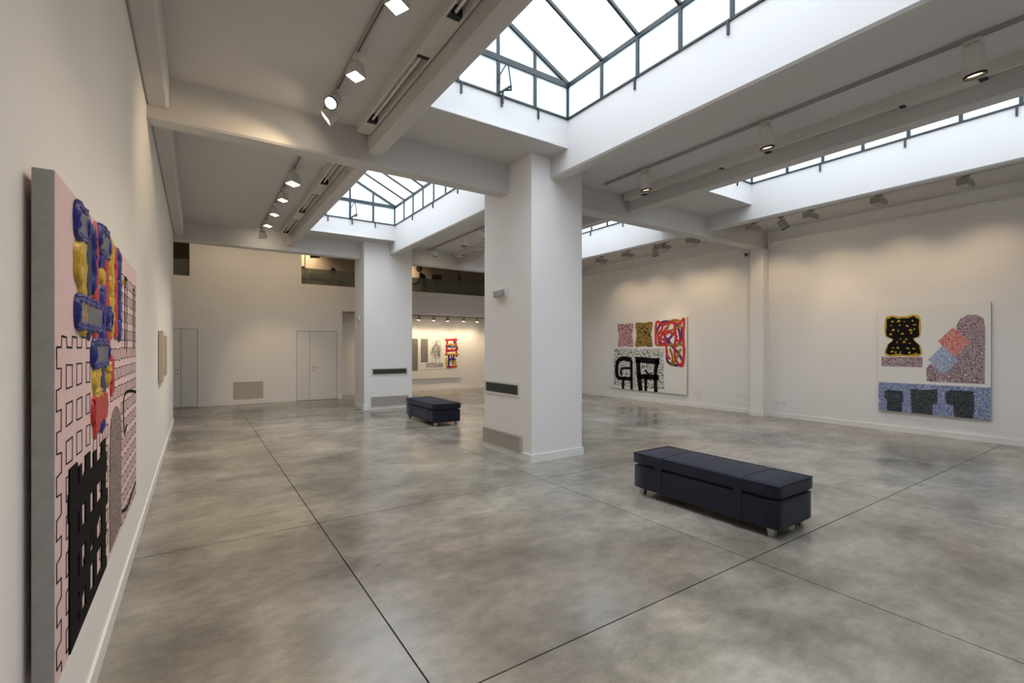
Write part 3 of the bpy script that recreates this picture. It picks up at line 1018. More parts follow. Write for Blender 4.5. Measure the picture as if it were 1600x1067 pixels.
def smoothpath(pts, n=8, closed=False):
    """Catmull-Rom"""
    P = [Vector(p) for p in pts]
    out = []
    m = len(P)
    rng_ = range(m if closed else m - 1)
    for i in rng_:
        p0 = P[(i - 1) % m] if closed or i > 0 else P[0]
        p1 = P[i]; p2 = P[(i + 1) % m]
        p3 = P[(i + 2) % m] if closed or i + 2 < m else P[-1]
        for k in range(n):
            s = k / n
            out.append(0.5 * ((2 * p1) + (-p0 + p2) * s + (2 * p0 - 5 * p1 + 4 * p2 - p3) * s * s + (-p0 + 3 * p1 - 3 * p2 + p3) * s ** 3))
    out.append(P[0].copy() if closed else P[-1])
    return [tuple(v) for v in out]

def patch(poly, base, h):
    """flat colour field on a canvas"""
    bm = bmesh.new()
    f = [bm.verts.new((u, -base - h, v)) for u, v in poly]
    k = [bm.verts.new((u, -base, v)) for u, v in poly]
    bm.faces.new(f)
    n = len(poly)
    for i in range(n):
        bm.faces.new((f[i], k[i], k[(i + 1) % n], f[(i + 1) % n]))
    return bm

def impasto(bm, pts, wid, base, h, rng):
    """thick ridged stroke of oil paint"""
    P = [Vector(p) for p in pts]
    path = [P[0]]
    ph = rng.uniform(0, 6.28)
    for a, b_ in zip(P, P[1:]):
        k = max(2, int((b_ - a).length / 0.014))
        sd = Vector((-(b_ - a).y, (b_ - a).x)).normalized()
        for i in range(1, k + 1):
            wob = wid * 0.11 * math.sin(ph + i * 0.85) * min(1, i / 3, (k - i + 1) / 3)
            path.append(a.lerp(b_, i / k) + sd * wob)
    prof = [0.0, 0.75, 1.0, 0.8, 0.72, 0.8, 1.0, 0.75, 0.0]
    m = len(prof)
    prev = None
    n = len(path)
    for i, p in enumerate(path):
        a = path[max(0, i - 1)]; b_ = path[min(n - 1, i + 1)]
        d = (b_ - a).normalized()
        nn = Vector((-d.y, d.x))
        endf = min(1.0, 0.45 + min(i, n - 1 - i) * 0.3)
        w_ = wid * endf * (1 + rng.uniform(-0.10, 0.10) + 0.10 * math.sin(ph * 2 + i * 0.6))
        cur = []
        for k in range(m):
            q = p + nn * w_ * (k / (m - 1) - 0.5)
            z = h * endf * prof[k] * (1 + rng.uniform(-0.16, 0.16))
            cur.append(bm.verts.new((q.x, -base - z, q.y)))
        if prev:
            for k in range(m - 1):
                bm.faces.new((prev[k], prev[k + 1], cur[k + 1], cur[k]))
        else:
            bm.faces.new(cur)
        prev = cur
    bm.faces.new(prev[::-1])

# --- pink painting on the left wall
rng = random.Random(7)
PW, PH, PT = 2.26, 1.56, 0.05
LPX = xl(3) + 0.016
pp = canvas((LPX, 1.885, 0.595), PI / 2, PW, PH, PT, 'pink_painting', 'large pink abstract painting with thick red, blue and yellow paint on the left wall', M_PINK, M_CSIDE)
pp.scale = (0.985, 1.0, 0.975)
mk('stretcher_bar', boxes([(0.12, 0.17, 0.0, 0.014, 0.05, PH - 0.05), (PW - 0.08, PW - 0.03, 0.0, 0.014, 0.05, PH - 0.05),
                           (0.17, PW - 0.08, 0.0, 0.014, 0.05, 0.10), (0.17, PW - 0.08, 0.0, 0.014, PH - 0.10, PH - 0.05)]), M_WOOD, pp)
F0 = PT + 0.0008
bm = bmesh.new()
# stepped outline on the left edge
step = []
v = 1.03
out_ = True
while v > 0.02:
    u = 0.016 if out_ else 0.075
    step += [(u, v), (u, max(0.015, v - 0.062))]
    v -= 0.0655
    out_ = not out_
def jit(p, a=0.006):
    return (p[0] + rng.uniform(-a, a), p[1] + rng.uniform(-a, a))
def drawn(pts, w_=0.006, par=pp, nm='drawn_line', F=F0, h_=0.001):
    b2 = bmesh.new()
    ribbon(b2, pts, w_, F, h_)
    mk(nm, b2, M_INK, par)
drawn([jit(p, .003) for p in step])
tops = [(0.016, 1.03), (0.075, 1.03), (0.08, 1.065), (0.145, 1.062), (0.15, 1.03), (0.225, 1.028), (0.23, 1.066), (0.30, 1.064), (0.305, 1.028), (0.385, 1.028), (0.39, 1.067), (0.47, 1.066), (0.475, 1.025), (0.55, 1.027), (0.552, 0.97)]
drawn(tops)
def rect(u0, u1, v0, v1):
    pts = [(u0, v0), (u1, v0 + rng.uniform(-.004, .004)), (u1 + rng.uniform(-.004, .004), v1), (u0, v1 + rng.uniform(-.004, .004)), (u0, v0)]
    drawn(pts, nm='drawn_rectangle')
for r_ in range(8):
    vt = 0.97 - 0.1225 * r_
    for u0, u1 in ((0.14, 0.23), (0.30, 0.39), (0.47, 0.545)):
        if vt - 0.075 > 0.01:
            rect(u0, u1, vt - 0.075, vt)
for c_ in range(3):
    for r_ in range(6):
        u0 = 0.62 + c_ * 0.145
        rect(u0, u0 + 0.08, 0.10 + 0.1 * r_, 0.165 + 0.1 * r_)
for c_ in range(6):
    u0 = 1.46 + c_ * 0.135
    for r_ in range(15):
        v0 = 0.03 + r_ * 0.104
        if v0 + 0.06 < PH - 0.02:
            rect(u0, u0 + 0.075, v0, v0 + 0.06)
for c_ in range(3):
    u0 = 1.08 + c_ * 0.13
    for r_ in range(3):
        rect(u0, u0 + 0.07, 0.76 + r_ * 0.1, 0.82 + r_ * 0.1)
bm.free()
for pts, w_ in (([(1.60, 0.52), (1.60, 0.75), (2.22, 0.72)], 0.018), ([(1.62, 0.52), (1.70, 0.56)], 0.02), ([(1.62, 1.02), (1.62, 1.40), (1.66, 1.43), (1.71, 1.40), (1.71, 1.0)], 0.016),
                ([(2.05, 1.02), (2.05, 1.38), (2.09, 1.41), (2.13, 1.38), (2.13, 1.02)], 0.016), ([(1.5, 0.1), (1.75, 0.06), (2.2, 0.10)], 0.02)):
    drawn(smoothpath(pts, 6), w_, nm='heavy_line', F=F0 + .0012)
# black painted grid
bm = bmesh.new()
for u, w_, top in ((0.235, 0.12, 0.625), (0.345, 0.05, 0.60), (0.485, 0.09, 0.62), (0.64, 0.07, 0.60), (0.85, 0.11, 0.61)):
    addbox(bm, u - w_ / 2, u + w_ / 2, -F0 - .0042, -F0, 0.012, top)
for v0, v1, u0, u1 in ((0.45, 0.545, 0.16, 0.93), (0.30, 0.37, 0.17, 0.95), (0.165, 0.215, 0.19, 0.92), (0.012, 0.06, 0.18, 0.93)):
    addbox(bm, u0, u1, -F0 - .0045, -F0, v0, v1)
for u0, v0, u1, v1, w_ in ((0.18, 0.44, 0.50, 0.56, .05), (0.42, 0.22, 0.80, 0.34, .04), (0.2, 0.08, 0.55, 0.2, .04)):
    ribbon(bm, [(u0, v0), (u1, v1)], w_, F0, 0.0048)
mk('black_grid', bm, M_INK, pp, label='solid black painted grid')
# scribbled column
M_SCR = squiggle('grey_pencil_scribble', (0.02, 0.018, 0.018), (0.50, 0.36, 0.35), 42, 7, 0.55, 1.0)
col_pts = smoothpath([(1.05, 0.03), (1.04, 0.35), (1.06, 0.60), (1.12, 0.69), (1.26, 0.72), (1.40, 0.67), (1.47, 0.55), (1.45, 0.30), (1.46, 0.04)], 5)
mk('scribbled_column', patch(col_pts, F0, 0.0025), M_SCR, pp)
# thick strokes
cols = {'y': [], 'r': [], 'b': [], 'n': []}
S = lambda c, w_, *pts: cols[c].append((pts, w_))
S('y', .085, (.35, 1.51), (.35, 1.555)); S('y', .10, (.37, 1.45), (.38, 1.07))
S('y', .05, (.34, 1.40), (.275, 1.37), (.27, 1.29), (.34, 1.25))
S('n', .10, (.49, 1.545), (.50, 1.06)); S('b', .045, (.565, 1.52), (.57, 1.24))
S('r', .10, (.64, 1.55), (.65, 1.05)); S('b', .10, (.77, 1.46), (.77, 1.37)); S('b', .09, (.80, 1.31), (.81, 1.02)); S('y', .12, (.79, 1.385), (.80, 1.29))
S('r', .10, (.91, 1.56), (.92, 1.18)); S('r', .10, (.97, 1.14), (.97, .95)); S('y', .10, (1.07, 1.565), (1.08, 1.07)); S('r', .085, (1.21, 1.55), (1.22, 1.07))
S('b', .09, (1.33, 1.555), (1.34, 1.06)); S('b', .09, (.77, 1.55), (.75, 1.53)); S('b', .08, (.81, 1.56), (.81, 1.5))
S('r', .11, (.68, .97), (.68, .90)); S('n', .11, (.82, .97), (.83, .79)); S('y', .13, (.65, .93), (.64, .83)); S('y', .06, (.60, .925), (.76, .925)); S('y', .05, (.62, .835), (.76, .84))
S('y', .07, (.98, .935), (.98, .84)); S('y', .05, (.93, .93), (1.03, .94)); S('r', .085, (1.08, .99), (1.10, .79)); S('r', .12, (.67, .84), (.67, .655)); S('b', .08, (.81, .73), (.82, .655))
S('y', .05, (1.43, 1.42), (1.43, 1.36)); S('y', .09, (1.0, 1.34), (1.14, 1.33))
slabs = [(.26, .44, 1.425, 1.53, 'b'), (.70, .96, 1.445, 1.55, 'b'), (.27, .77, 1.105, 1.205, 'b'), (.91, 1.03, 1.12, 1.21, 'b'), (.58, .94, .955, 1.05, 'b')]
for u0, u1, v0, v1, c in slabs:
    S(c, .035, (u0, v0), (u1, v0)); S(c, .035, (u0, v1), (u1, v1)); S(c, .04, (u0, v0), (u0, v1)); S(c, .04, (u1, v0), (u1, v1))
bm = bmesh.new()
for u0, u1, v0, v1, c in slabs:
    addbox(bm, u0, u1, -F0 - 0.011, -F0, v0, v1)
mk('slate_paint_block', bm, M_SLATE, pp)
bm = bmesh.new()
addbox(bm, .585, .90, -F0 - .012, -F0, .72, .815)
mk('red_paint_block', bm, M_RED, pp)
S('r', .04, (.585, .72), (.90, .725)); S('r', .04, (.585, .815), (.90, .81)); S('r', .04, (.90, .72), (.91, .81)); S('r', .04, (.585, .72), (.585, .81))
hh = {'y': .013, 'r': .010, 'b': .014, 'n': .009}
for c, m_, nm in (('n', M_NAVY, 'dark_blue_stroke'), ('r', M_RED, 'red_stroke'), ('y', M_YELL, 'yellow_stroke'), ('b', M_BLUE, 'blue_stroke')):
    for pts, w_ in cols[c]:
        bm = bmesh.new()
        impasto(bm, pts, w_, F0, hh[c] * (1.25 if w_ < .06 else 1), rng)
        mk(nm, bm, m_, pp, smooth=True)

# --- white painting with red tangle on the right wall
P1W, P1H = 2.85, 2.10
p1 = canvas((XR - 0.021, 10.80, 0.30), -PI / 2, P1W, P1H, 0.045, 'tangle_painting', 'white abstract painting with red tangle and black figures, right wall beyond the pilaster', M_CANVAS, M_CSIDE)
F1 = 0.046
def blob(u0, u1, v0, v1, waist=0.05):
    um, vm = (u0 + u1) / 2, (v0 + v1) / 2
    return smoothpath([(u0 + .04, v0), (um, v0 + .015), (u1 - .04, v0), (u1, v0 + .1), (u1 - waist, vm), (u1, v1 - .12), (u1 - .05, v1), (um, v1 - .02), (u0 + .05, v1), (u0, v1 - .1), (u0 + waist, vm), (u0, v0 + .1)], 5, True)[:-1]
mk('pink_net_patch', patch(blob(.34, .98, 1.30, 2.02), F1, .002), net('pink_net', (0.05, 0.02, 0.025), (0.78, 0.44, 0.44), 15, 0.085), p1)
mk('ochre_net_patch', patch(blob(1.05, 1.70, 1.30, 2.03), F1, .002), net('ochre_net', (0.04, 0.028, 0.012), (0.48, 0.30, 0.06), 15, 0.10), p1)
mk('black_net_patch', patch(smoothpath([(.26, .09), (1.1, .08), (2.03, .10), (2.10, .2), (2.09, .7), (2.08, 1.15), (2.0, 1.24), (1.1, 1.23), (.25, 1.24), (.18, 1.15), (.17, .65), (.18, .17)], 4, True)[:-1], F1, .002),
   net('black_net', (0.015, 0.015, 0.015), (0.78, 0.77, 0.73), 13, 0.07), p1)
bm = bmesh.new()
for pts, w_ in (([(.56, .0), (.57, .35)], .10), ([(.91, .0), (.90, .9)], .10), ([(.33, .33), (.30, .62), (.36, .86), (.60, .94), (.90, .90)], .14), ([(.33, .32), (.92, .33)], .11),
                ([(.50, .40), (.50, .62), (.88, .65)], .07), ([(1.26, .0), (1.20, .4), (1.16, .92)], .16), ([(1.45, .0), (1.46, .5)], .10), ([(1.82, .0), (1.80, .5), (1.88, .95)], .13),
                ([(1.06, .92), (1.95, .88)], .17), ([(1.15, .42), (1.93, .42)], .15), ([(1.42, .62), (1.60, .45)], .06)):
    ribbon(bm, smoothpath(pts, 5), w_, F1 + .0022, .003)
mk('black_figures', bm, M_INK, p1, label='heavy black painted figures')
def tangle(mat, name, seedn, paths, w_, lift):
    bm = bmesh.new()
    for k, p in enumerate(paths):
        ribbon(bm, smoothpath(p, 8), w_, F1, .003 + lift + k * .0004)
    mk(name, bm, mat, p1)
tangle(M_PURP, 'purple_tangle', 1, [[(1.85, 1.75), (2.05, 2.0), (2.45, 1.95), (2.6, 1.75), (2.62, 1.4), (2.3, 1.35), (2.05, 1.75)], [(1.9, 1.55), (2.1, 1.38), (2.5, 1.75)],
                                     [(2.2, 1.2), (2.22, .9), (2.45, .8), (2.72, .85), (2.6, 1.1), (2.4, 1.3), (2.2, 1.55)], [(2.7, 1.85), (2.68, 1.5)]], .075, .0)
tangle(M_OCHRE, 'ochre_tangle', 2, [[(1.83, 1.35), (2.3, 1.36), (2.74, 1.33), (2.75, 1.0), (2.68, .85)], [(1.82, 1.7), (2.2, 1.72), (2.6, 1.85), (2.62, 2.0), (2.35, 2.02), (2.2, 1.8)],
                                    [(2.3, 1.25), (2.4, 1.0), (2.36, .80), (2.5, .95), (2.66, 1.25)]], .07, .002)
tangle(M_REDF, 'red_tangle', 3, [[(1.82, 1.36), (1.83, 1.95), (1.95, 2.0), (2.05, 1.85), (1.9, 1.6), (2.15, 1.45), (2.2, 1.1), (2.32, .95)], [(2.0, 1.9), (2.35, 1.98), (2.6, 1.93), (2.76, 2.05), (2.74, 1.6), (2.76, 1.1), (2.70, .78), (2.5, .95), (2.46, 1.3), (2.5, 1.6), (2.45, 1.9)],
                                 [(2.2, 1.85), (2.0, 1.6), (1.93, 1.4), (2.2, 1.35)], [(2.2, 1.75), (2.5, 1.62), (2.52, 1.48), (2.76, 1.47)], [(2.1, 1.62), (2.3, 1.75)]], .070, .004)

# --- square painting with blue band, right wall near
P2W, P2H = 1.56, 1.97
p2 = canvas((XR - 0.021, 3.655, 0.375), -PI / 2, P2W, P2H, 0.045, 'band_painting', 'abstract painting with blue band and purple curve, nearest the camera on the right wall', M_CANVAS, M_CSIDE)
M_WPUR = squiggle('purple_squiggle', (0.16, 0.055, 0.10), (0.72, 0.66, 0.66), 26, 7, 0.66)
M_WBLU = squiggle('blue_squiggle', (0.055, 0.11, 0.33), (0.68, 0.72, 0.78), 27, 7, 0.68)
M_WLBL = squiggle('light_blue_squiggle', (0.12, 0.20, 0.45), (0.72, 0.74, 0.78), 28, 7, 0.58)
M_WRED = squiggle('red_squiggle', (0.58, 0.05, 0.04), (0.80, 0.66, 0.60), 28, 7, 0.64)
M_WBLK = squiggle('black_squiggle', (0.008, 0.012, 0.018), (0.22, 0.26, 0.27), 24, 7, 0.84)
M_YBLK = net('black_on_yellow', (0.01, 0.009, 0.008), (0.62, 0.42, 0.04), 9.5, 0.30)
mk('blue_band', patch([(0.004, .004), (1.556, .004), (1.556, .545), (0.004, .545)], F1, .0015), M_WBLU, p2)
for poly in ([(.10, .25), (.10, .38), (.16, .41), (.38, .40), (.39, .20), (.37, .19), (.37, .006), (.14, .006), (.14, .2)],
             [(.51, .006), (.50, .45), (.68, .44), (.88, .47), (.88, .21), (.81, .19), (.81, .006)],
             [(1.0, .22), (.98, .40), (1.06, .47), (1.35, .47), (1.36, .2), (1.345, .006), (1.10, .006), (1.09, .21)]):
    mk('black_block', patch(poly, F1 + .0015, .0025), M_WBLK, p2)
mk('purple_curve', patch([(.73, .60), (.72, .82), (.76, .90), (.84, .94), (.95, .93), (1.08, 1.1), (1.14, 1.35), (1.13, 1.60), (1.18, 1.71), (1.27, 1.77), (1.40, 1.77), (1.47, 1.70), (1.49, 1.55), (1.485, .60)], F1, .0015), M_WPUR, p2)
mk('red_diamond', patch([(1.09, 1.57), (1.30, 1.32), (1.12, 1.05), (.88, 1.32)], F1 + .0015, .0025), M_WRED, p2)
mk('blue_diamond', patch([(.95, 1.25), (1.155, .99), (.965, .73), (.75, .99)], F1 + .0015, .0035), M_WLBL, p2)
mk('purple_bar', patch([(.05, .855), (.67, .855), (.67, 1.035), (.05, 1.035)], F1, .0015), M_WPUR, p2)
body = smoothpath([(.12, 1.06), (.38, 1.05), (.64, 1.06), (.65, 1.22), (.55, 1.37), (.64, 1.43), (.64, 1.74), (.56, 1.82), (.38, 1.79), (.20, 1.82), (.11, 1.76), (.11, 1.44), (.22, 1.36), (.13, 1.24)], 5, True)[:-1]
mk('yellow_ground', patch(body, F1, .0015), M_YELL, p2)
bc = Vector((.38, 1.43))
inner = []
for k, p in enumerate(body):
    q = bc + (Vector(p) - bc) * (0.90 + 0.03 * math.sin(k * 1.3))
    inner.append((q.x, q.y))
mk('black_mass', patch(inner, F1 + .0015, .002), M_INK, p2)
for row, (v0, cells) in enumerate(((1.69, (.20, .30, .40, .52)), (1.61, (.18, .33, .43, .54)), (1.53, (.22, .31, .46, .55)), (1.46, (.19, .36, .50)),
                                   (1.36, (.33, .41)), (1.29, (.29, .38, .47)), (1.19, (.21, .29, .42, .52)), (1.11, (.19, .26, .33, .45, .55)))):
    for u in cells:
        w_ = rng.uniform(.02, .055); h_ = rng.uniform(.014, .04); sk = rng.uniform(-.015, .015)
        u += rng.uniform(-.012, .012); v_ = v0 + rng.uniform(-.012, .012)
        mk('yellow_fleck', patch([(u, v_), (u + w_, v_ + sk), (u + w_ * .9, v_ + h_ + sk), (u + .006, v_ + h_)], F1 + .0035, .001), M_YELL, p2)

# --- alcove painting
P3W, P3H = 2.90, 1.60
p3 = canvas((5.55, YAL - 0.006, 0.44), 0, P3W - 0.1, P3H, 0.04, 'alcove_painting', 'wide pale painting with grey bars and red lattice in the far alcove', M_CANVAS, M_CSIDE)
F3 = 0.041
M_GRS = squiggle('grey_dense_squiggle', (0.03, 0.03, 0.03), (0.42, 0.40, 0.36), 30, 7, 0.55)
mk('grey_bar', patch([(.62, .30), (1.07, .30), (1.07, 1.45), (.62, 1.45)], F3, .0015), M_GRS, p3)
mk('grey_bar', patch([(1.18, .60), (1.46, .60), (1.46, 1.45), (1.18, 1.45)], F3, .0015), M_GRS, p3)
for k in range(7):
    u0, u1 = 1.58, 1.96
    pts = [(rng.uniform(u0, u1), rng.uniform(.75, 1.40)) for _ in range(6)]
    drawn(smoothpath(pts, 6, True), .008, p3, 'drawn_line', F3, .0015)
for u in (1.62, 1.74, 1.80, 1.93):
    drawn([(u, .55), (u, .80)], .008, p3, 'drawn_line', F3, .0015)
for k in range(7):
    v_ = .42 + k * .022
    drawn(smoothpath([(1.38, v_), (1.6, v_ + rng.uniform(-.02, .02)), (1.85, v_ + rng.uniform(-.02, .02)), (2.06, v_)], 4), .008, p3, 'drawn_line', F3, .0015)
drawn(smoothpath([(1.12, .31), (1.6, .335), (2.1, .33), (2.62, .345)], 5), .008, p3, 'drawn_line', F3, .0015)
for m_, nm, lst in ((M_BLUE, 'blue_stroke', [((2.3, .36), (2.3, .88)), ((2.45, .5), (2.52, .9)), ((2.3, .68), (2.6, .70)), ((2.16, 1.2), (2.55, 1.15)), ((2.5, 1.4), (2.68, 1.05))]),
                    (M_YELL, 'yellow_stroke', [((2.13, .9), (2.72, .88)), ((2.18, 1.24), (2.66, 1.26)), ((2.2, .75), (2.21, .45)), ((2.36, .68), (2.6, .42)), ((2.55, .7), (2.62, .4)), ((2.42, 1.22), (2.42, 1.05))]),
                    (M_RED, 'red_stroke', [((2.14, 1.42), (2.66, 1.44)), ((2.24, 1.45), (2.20, .84)), ((2.58, 1.5), (2.63, .78)), ((2.2, 1.02), (2.62, 1.04)), ((2.2, .40), (2.66, .43)), ((2.4, .85), (2.42, .7))])):
    for a, b_ in lst:
        bm = bmesh.new()
        impasto(bm, [a, b_], .075, F3, .014, rng)
        mk(nm, bm, m_, p3, smooth=True)

# --- small canvas farther along the left wall
sm = canvas((xl(8) + 0.006, 7.5, 1.15), PI / 2, 0.85, 0.66, 0.05, 'small_painting', 'small pale canvas far along the left wall', M_CANVAS, plain('beige_canvas_edge', (0.62, 0.54, 0.42), 0.7))
mk('colour_field', patch([(0.06, 0.06), (0.79, 0.06), (0.79, 0.60), (0.06, 0.60)], 0.051, 0.002), plain('ochre_wash', (0.45, 0.34, 0.2), 0.6, noise=0.2, nscale=6), sm)

# ------------------------------------------------------------------ upstairs office behind the glass
ZM = 3.00
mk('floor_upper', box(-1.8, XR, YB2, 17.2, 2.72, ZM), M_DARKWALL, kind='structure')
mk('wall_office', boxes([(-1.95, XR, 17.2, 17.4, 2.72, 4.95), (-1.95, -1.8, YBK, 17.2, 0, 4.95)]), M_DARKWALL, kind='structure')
def balustrade(x0, x1, label, ztop, n):
    t = empty('glass_balustrade', ((x0 + x1) / 2, YBK + 0.1, 3.48), label=label, cat='balustrade', group='office balustrades')
    L_ = (x1 - x0)
    for k in range(n):
        a = -L_ / 2 + L_ * k / n; b_ = -L_ / 2 + L_ * (k + 1) / n
        mk('glass_panel', box(a + .004, b_ - .004, -0.008, 0.008, 0.012, ztop - 3.48), M_BALU, t)
    mk('base_rail', box(-L_ / 2, L_ / 2, -0.025, 0.025, 0, 0.02), M_WOOD, t)
balustrade(-1.8, -0.16, 'dark glass balustrade in the corner opening at far left', 3.93, 1)
balustrade(2.59, XR, 'long smoked glass balustrade above the far pillar and alcove', 3.97, 6)
def lamp_point(loc, power, label):
    t = empty('ceiling_lamp', loc, label=label, cat='lamp')
    mk('lamp_disc', lathe([(0.12, -0.05), (0.14, -0.02), (0.14, 0)], 20), M_LAMPW, t)
    mk('lens', lathe([(0.10, -0.055), (0.10, -0.05)], 20), M_LENSD, t)
    spot_light(t, (0, 0, -0.08), (0.0, 0.5, -0.8), power, 140, 1.0, (1, 0.72, 0.42), 0.08)
lamp_point((3.1, 16.7, 4.95), 40, 'warm ceiling lamp in the office, left of the far pillar')
lamp_point((6.5, 16.7, 4.95), 55, 'warm ceiling lamp in the office, above the standing person')
# boxy projector hanging in the office
t = empty('hanging_box_lamp', (3.22, 16.3, 4.95), label='dark box lamp hanging in the office opening left of the far pillar', cat='lamp')
mk('stem', rods([((0, 0, 0), (0, 0, -0.3), 0.012)]), M_BLACK, t)
mk('housing', prism([(-0.16, -0.46), (0.12, -0.44), (0.15, -0.27), (-0.13, -0.27)], -0.1, 0.1), plain('dark_grey_enamel', (0.08, 0.07, 0.06), 0.5), t, bevel=0.006)
t = empty('shelf_frame', (2.84, 16.3, ZM), label='slim dark frame at the left end of the office opening', cat='frame')
mk('post', box(-0.085, -0.065, -0.02, 0.02, 0, 1.85), M_BLACK, t)
mk('post', box(0.045, 0.065, -0.02, 0.02, 0, 1.85), M_TRACK, t)
mk('shelf', box(-0.065, 0.045, -0.02, 0.02, 1.08, 1.18), M_BLACK, t)
# desk
for dx, L_, lab in ((3.2, 0.52, 'office desk with cartons behind the glass left of the far pillar'), (7.5, 0.8, 'office desk carrying the monitor behind the glass')):
    t = empty('office_desk', (dx, 15.68, ZM), label=lab, cat='desk', group='office desks')
    mk('desk_top', box(-L_, L_, -0.2, 0.2, 0.68, 0.72), M_TRACK, t, bevel=0.004)
    for x in (-L_ + 0.06, L_ - 0.06):
        for y in (-0.16, 0.16):
            mk('leg', box(x - 0.025, x + 0.025, y - 0.025, y + 0.025, 0, 0.68), M_CHROME, t)
for x, w_, h_, lab in ((3.10, 0.34, 0.15, 'larger pale carton seen through the glass'), (3.58, 0.15, 0.11, 'smaller pale carton seen through the glass')):
    t = empty('carton', (x, 15.62, ZM + 0.72), label=lab, cat='box')
    mk('base', box(-w_ / 2, w_ / 2, -0.1, 0.1, 0, 0.03), M_TRACK, t)
    mk('lid', box(-w_ / 2 - .005, w_ / 2 + .005, -0.105, 0.105, 0.03, h_), M_PAPER, t, bevel=0.004)
t = empty('computer_monitor', (7.25, 15.75, ZM + 0.72), label='dark computer monitor on the office desk behind the seated person', cat='monitor')
mk('foot', box(-0.10, 0.10, -0.08, 0.08, 0, 0.015), M_BLACK, t)
mk('neck', box(-0.02, 0.02, -0.015, 0.015, 0.015, 0.34), M_BLACK, t)
mk('screen', box(-0.19, 0.19, -0.02, 0.02, 0.28, 0.50), M_BLACK, t, bevel=0.005)
t = empty('folding_stand', (8.55, 16.3, ZM), label='thin black folding stand leaning above the glass near the near pillar', cat='stand')
mk('leg', rods([((0.12, 0, 0), (-0.14, 0, 1.55), 0.014)]), M_BLACK, t)
mk('leg', rods([((0.36, 0.05, 0), (-0.12, 0.02, 1.48), 0.014)]), M_BLACK, t)
mk('leg', rods([((-0.05, 0.35, 0), (-0.12, 0.03, 1.40), 0.012)]), M_BLACK, t)
mk('hinge', lathe([(0.02, 0), (0.02, 0.08)], 12, Matrix.Translation((-0.13, 0.01, 1.40))), M_BLACK, t)

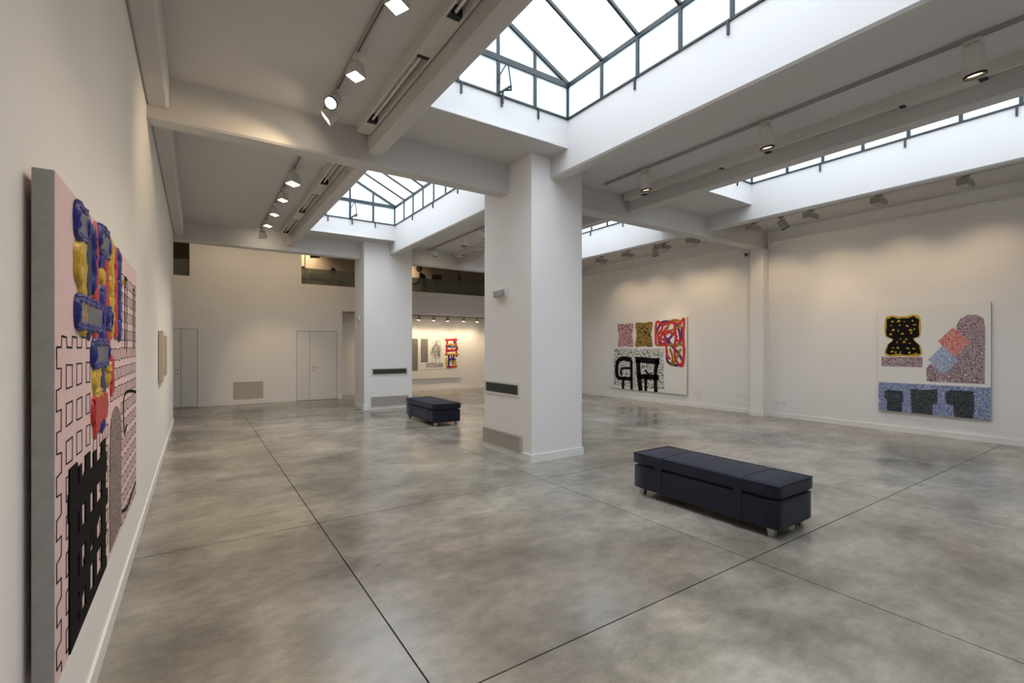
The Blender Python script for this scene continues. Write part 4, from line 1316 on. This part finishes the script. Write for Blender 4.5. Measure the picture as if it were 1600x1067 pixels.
def person(loc, rotz, label, lean, seat_h=0.42, standing=False):
    """person; local +x is the facing direction"""
    t = empty('person', loc, rotz, label=label, cat='person', group='people in the office')
    J = {}
    V = []; Ed = []; Rd = []
    def jt(n, p, r, par=None):
        J[n] = len(V); V.append(p); Rd.append(r)
        if par: Ed.append((J[par], J[n]))
    s = seat_h + 0.08
    jt('pelvis', (0, 0, s), 0.13)
    jt('waist', (lean * 0.25, 0, s + 0.18), 0.115, 'pelvis')
    jt('chest', (lean * 0.6, 0, s + 0.36), 0.13, 'waist')
    jt('collar', (lean * 0.85, 0, s + 0.46), 0.085, 'chest')
    jt('neck', (lean * 1.1, 0, s + 0.53), 0.048, 'collar')
    jt('head0', (lean * 1.25, 0, s + 0.58), 0.05, 'neck')
    for sd, q in (('l', 1), ('r', -1)):
        jt('sh' + sd, (lean * 0.8, q * 0.17, s + 0.42), 0.06, 'collar')
        jt('el' + sd, (lean * 0.8 + 0.10, q * 0.21, s + 0.17), 0.045, 'sh' + sd)
        jt('wr' + sd, (lean * 0.8 + 0.32, q * 0.15, s + 0.14), 0.03, 'el' + sd)
        jt('ha' + sd, (lean * 0.8 + 0.40, q * 0.13, s + 0.14), 0.035, 'wr' + sd)
        jt('hp' + sd, (0.06, q * 0.09, s - 0.01), 0.085, 'pelvis')
        if standing:
            jt('kn' + sd, (0.07, q * 0.10, s * 0.52), 0.06, 'hp' + sd)
            jt('an' + sd, (0.0, q * 0.10, 0.09), 0.042, 'kn' + sd)
            jt('to' + sd, (0.14, q * 0.11, 0.035), 0.035, 'an' + sd)
        else:
            jt('kn' + sd, (0.44, q * 0.11, s - 0.02), 0.062, 'hp' + sd)
            jt('an' + sd, (0.42, q * 0.11, 0.09), 0.042, 'kn' + sd)
            jt('to' + sd, (0.56, q * 0.12, 0.035), 0.035, 'an' + sd)
    me = bpy.data.meshes.new('body')
    me.from_pydata(V, Ed, [])
    me.materials.append(M_CLOTH)
    o = link(bpy.data.objects.new('body', me))
    o.parent = t
    o.modifiers.new('skin', 'SKIN')
    for k, r in enumerate(Rd):
        me.skin_vertices[0].data[k].radius = (r, r)
    me.skin_vertices[0].data[0].use_root = True
    sb = o.modifiers.new('sub', 'SUBSURF')
    sb.levels = 2; sb.render_levels = 2
    hc = Vector((lean * 1.35 + 0.03, 0, s + 0.70))
    bm = bmesh.new()
    bmesh.ops.create_uvsphere(bm, u_segments=20, v_segments=16, radius=1)
    for v in bm.verts:
        x, y, z = v.co
        k = 1 - 0.22 * max(0, -z)
        fx = x * 0.098 * k
        if x > 0.75 and -0.25 < z < 0.12 and abs(y) < 0.28:
            fx += 0.022 * (0.12 - z) / 0.37        # nose
        if x > 0.6 and abs(z + 0.55) < 0.12:
            fx += 0.006                           # mouth
        if x > 0.6 and abs(z - 0.1) < 0.14 and 0.25 < abs(y) < 0.6:
            fx -= 0.010                           # eye sockets
        v.co = hc + Vector((fx, y * 0.076 * k, z * 0.118))
    hd = mk('head', bm, M_SKIN, t, smooth=True)
    for q in (1, -1):
        mk('ear', lathe([(0.018, -0.008), (0.026, 0), (0.018, 0.008)], 12, aimM(hc + Vector((-0.005, q * 0.074, -0.005)), (0, q, 0))), M_SKIN, hd)
    bm = bmesh.new()
    bmesh.ops.create_uvsphere(bm, u_segments=20, v_segments=16, radius=1)
    for v in bm.verts:
        x, y, z = v.co
        if x > 0.1 and z < 0.45:
            v.co = hc + Vector((0.02, y * 0.07, 0.05))
        else:
            v.co = hc + Vector((x * 0.118 - 0.012, y * 0.098, z * 0.125 + 0.018))
    mk('hair', bm, M_HAIR, t, smooth=True)
    return t

def office_chair(loc, rotz, label):
    t = empty('office_chair', loc, rotz, label=label, cat='chair', group='office chairs')
    mk('seat', rounded_box(0.20, 0.20, 0.20, 0.235, 0.012), M_BLACK, t, smooth=True)
    mk('column', rods([((0, 0, 0.06), (0, 0, 0.20), 0.025)]), M_CHROME, t)
    for k in range(5):
        a = 2 * PI * k / 5
        mk('leg', rods([((0, 0, 0.07), (0.26 * math.cos(a), 0.26 * math.sin(a), 0.025), 0.018)]), M_BLACK, t)
    mk('backrest', rounded_box(0.02, 0.20, 0.50, 0.80, 0.015), M_BLACK, t, smooth=True).location = (-0.25, 0, 0)
    mk('back_support', rods([((-0.18, 0, 0.22), (-0.25, 0, 0.60), 0.02)]), M_BLACK, t)
person((7.08, 16.3, ZM), PI, 'person in black with dark hair standing in profile behind the glass', 0.20, 0.68, True)
person((3.78, 16.24, ZM), PI / 2, 'person of whom only the dark hair shows above the glass', 0.10, 0.31)
office_chair((3.78, 16.20, ZM), PI / 2, 'black office chair under the person whose hair alone shows')
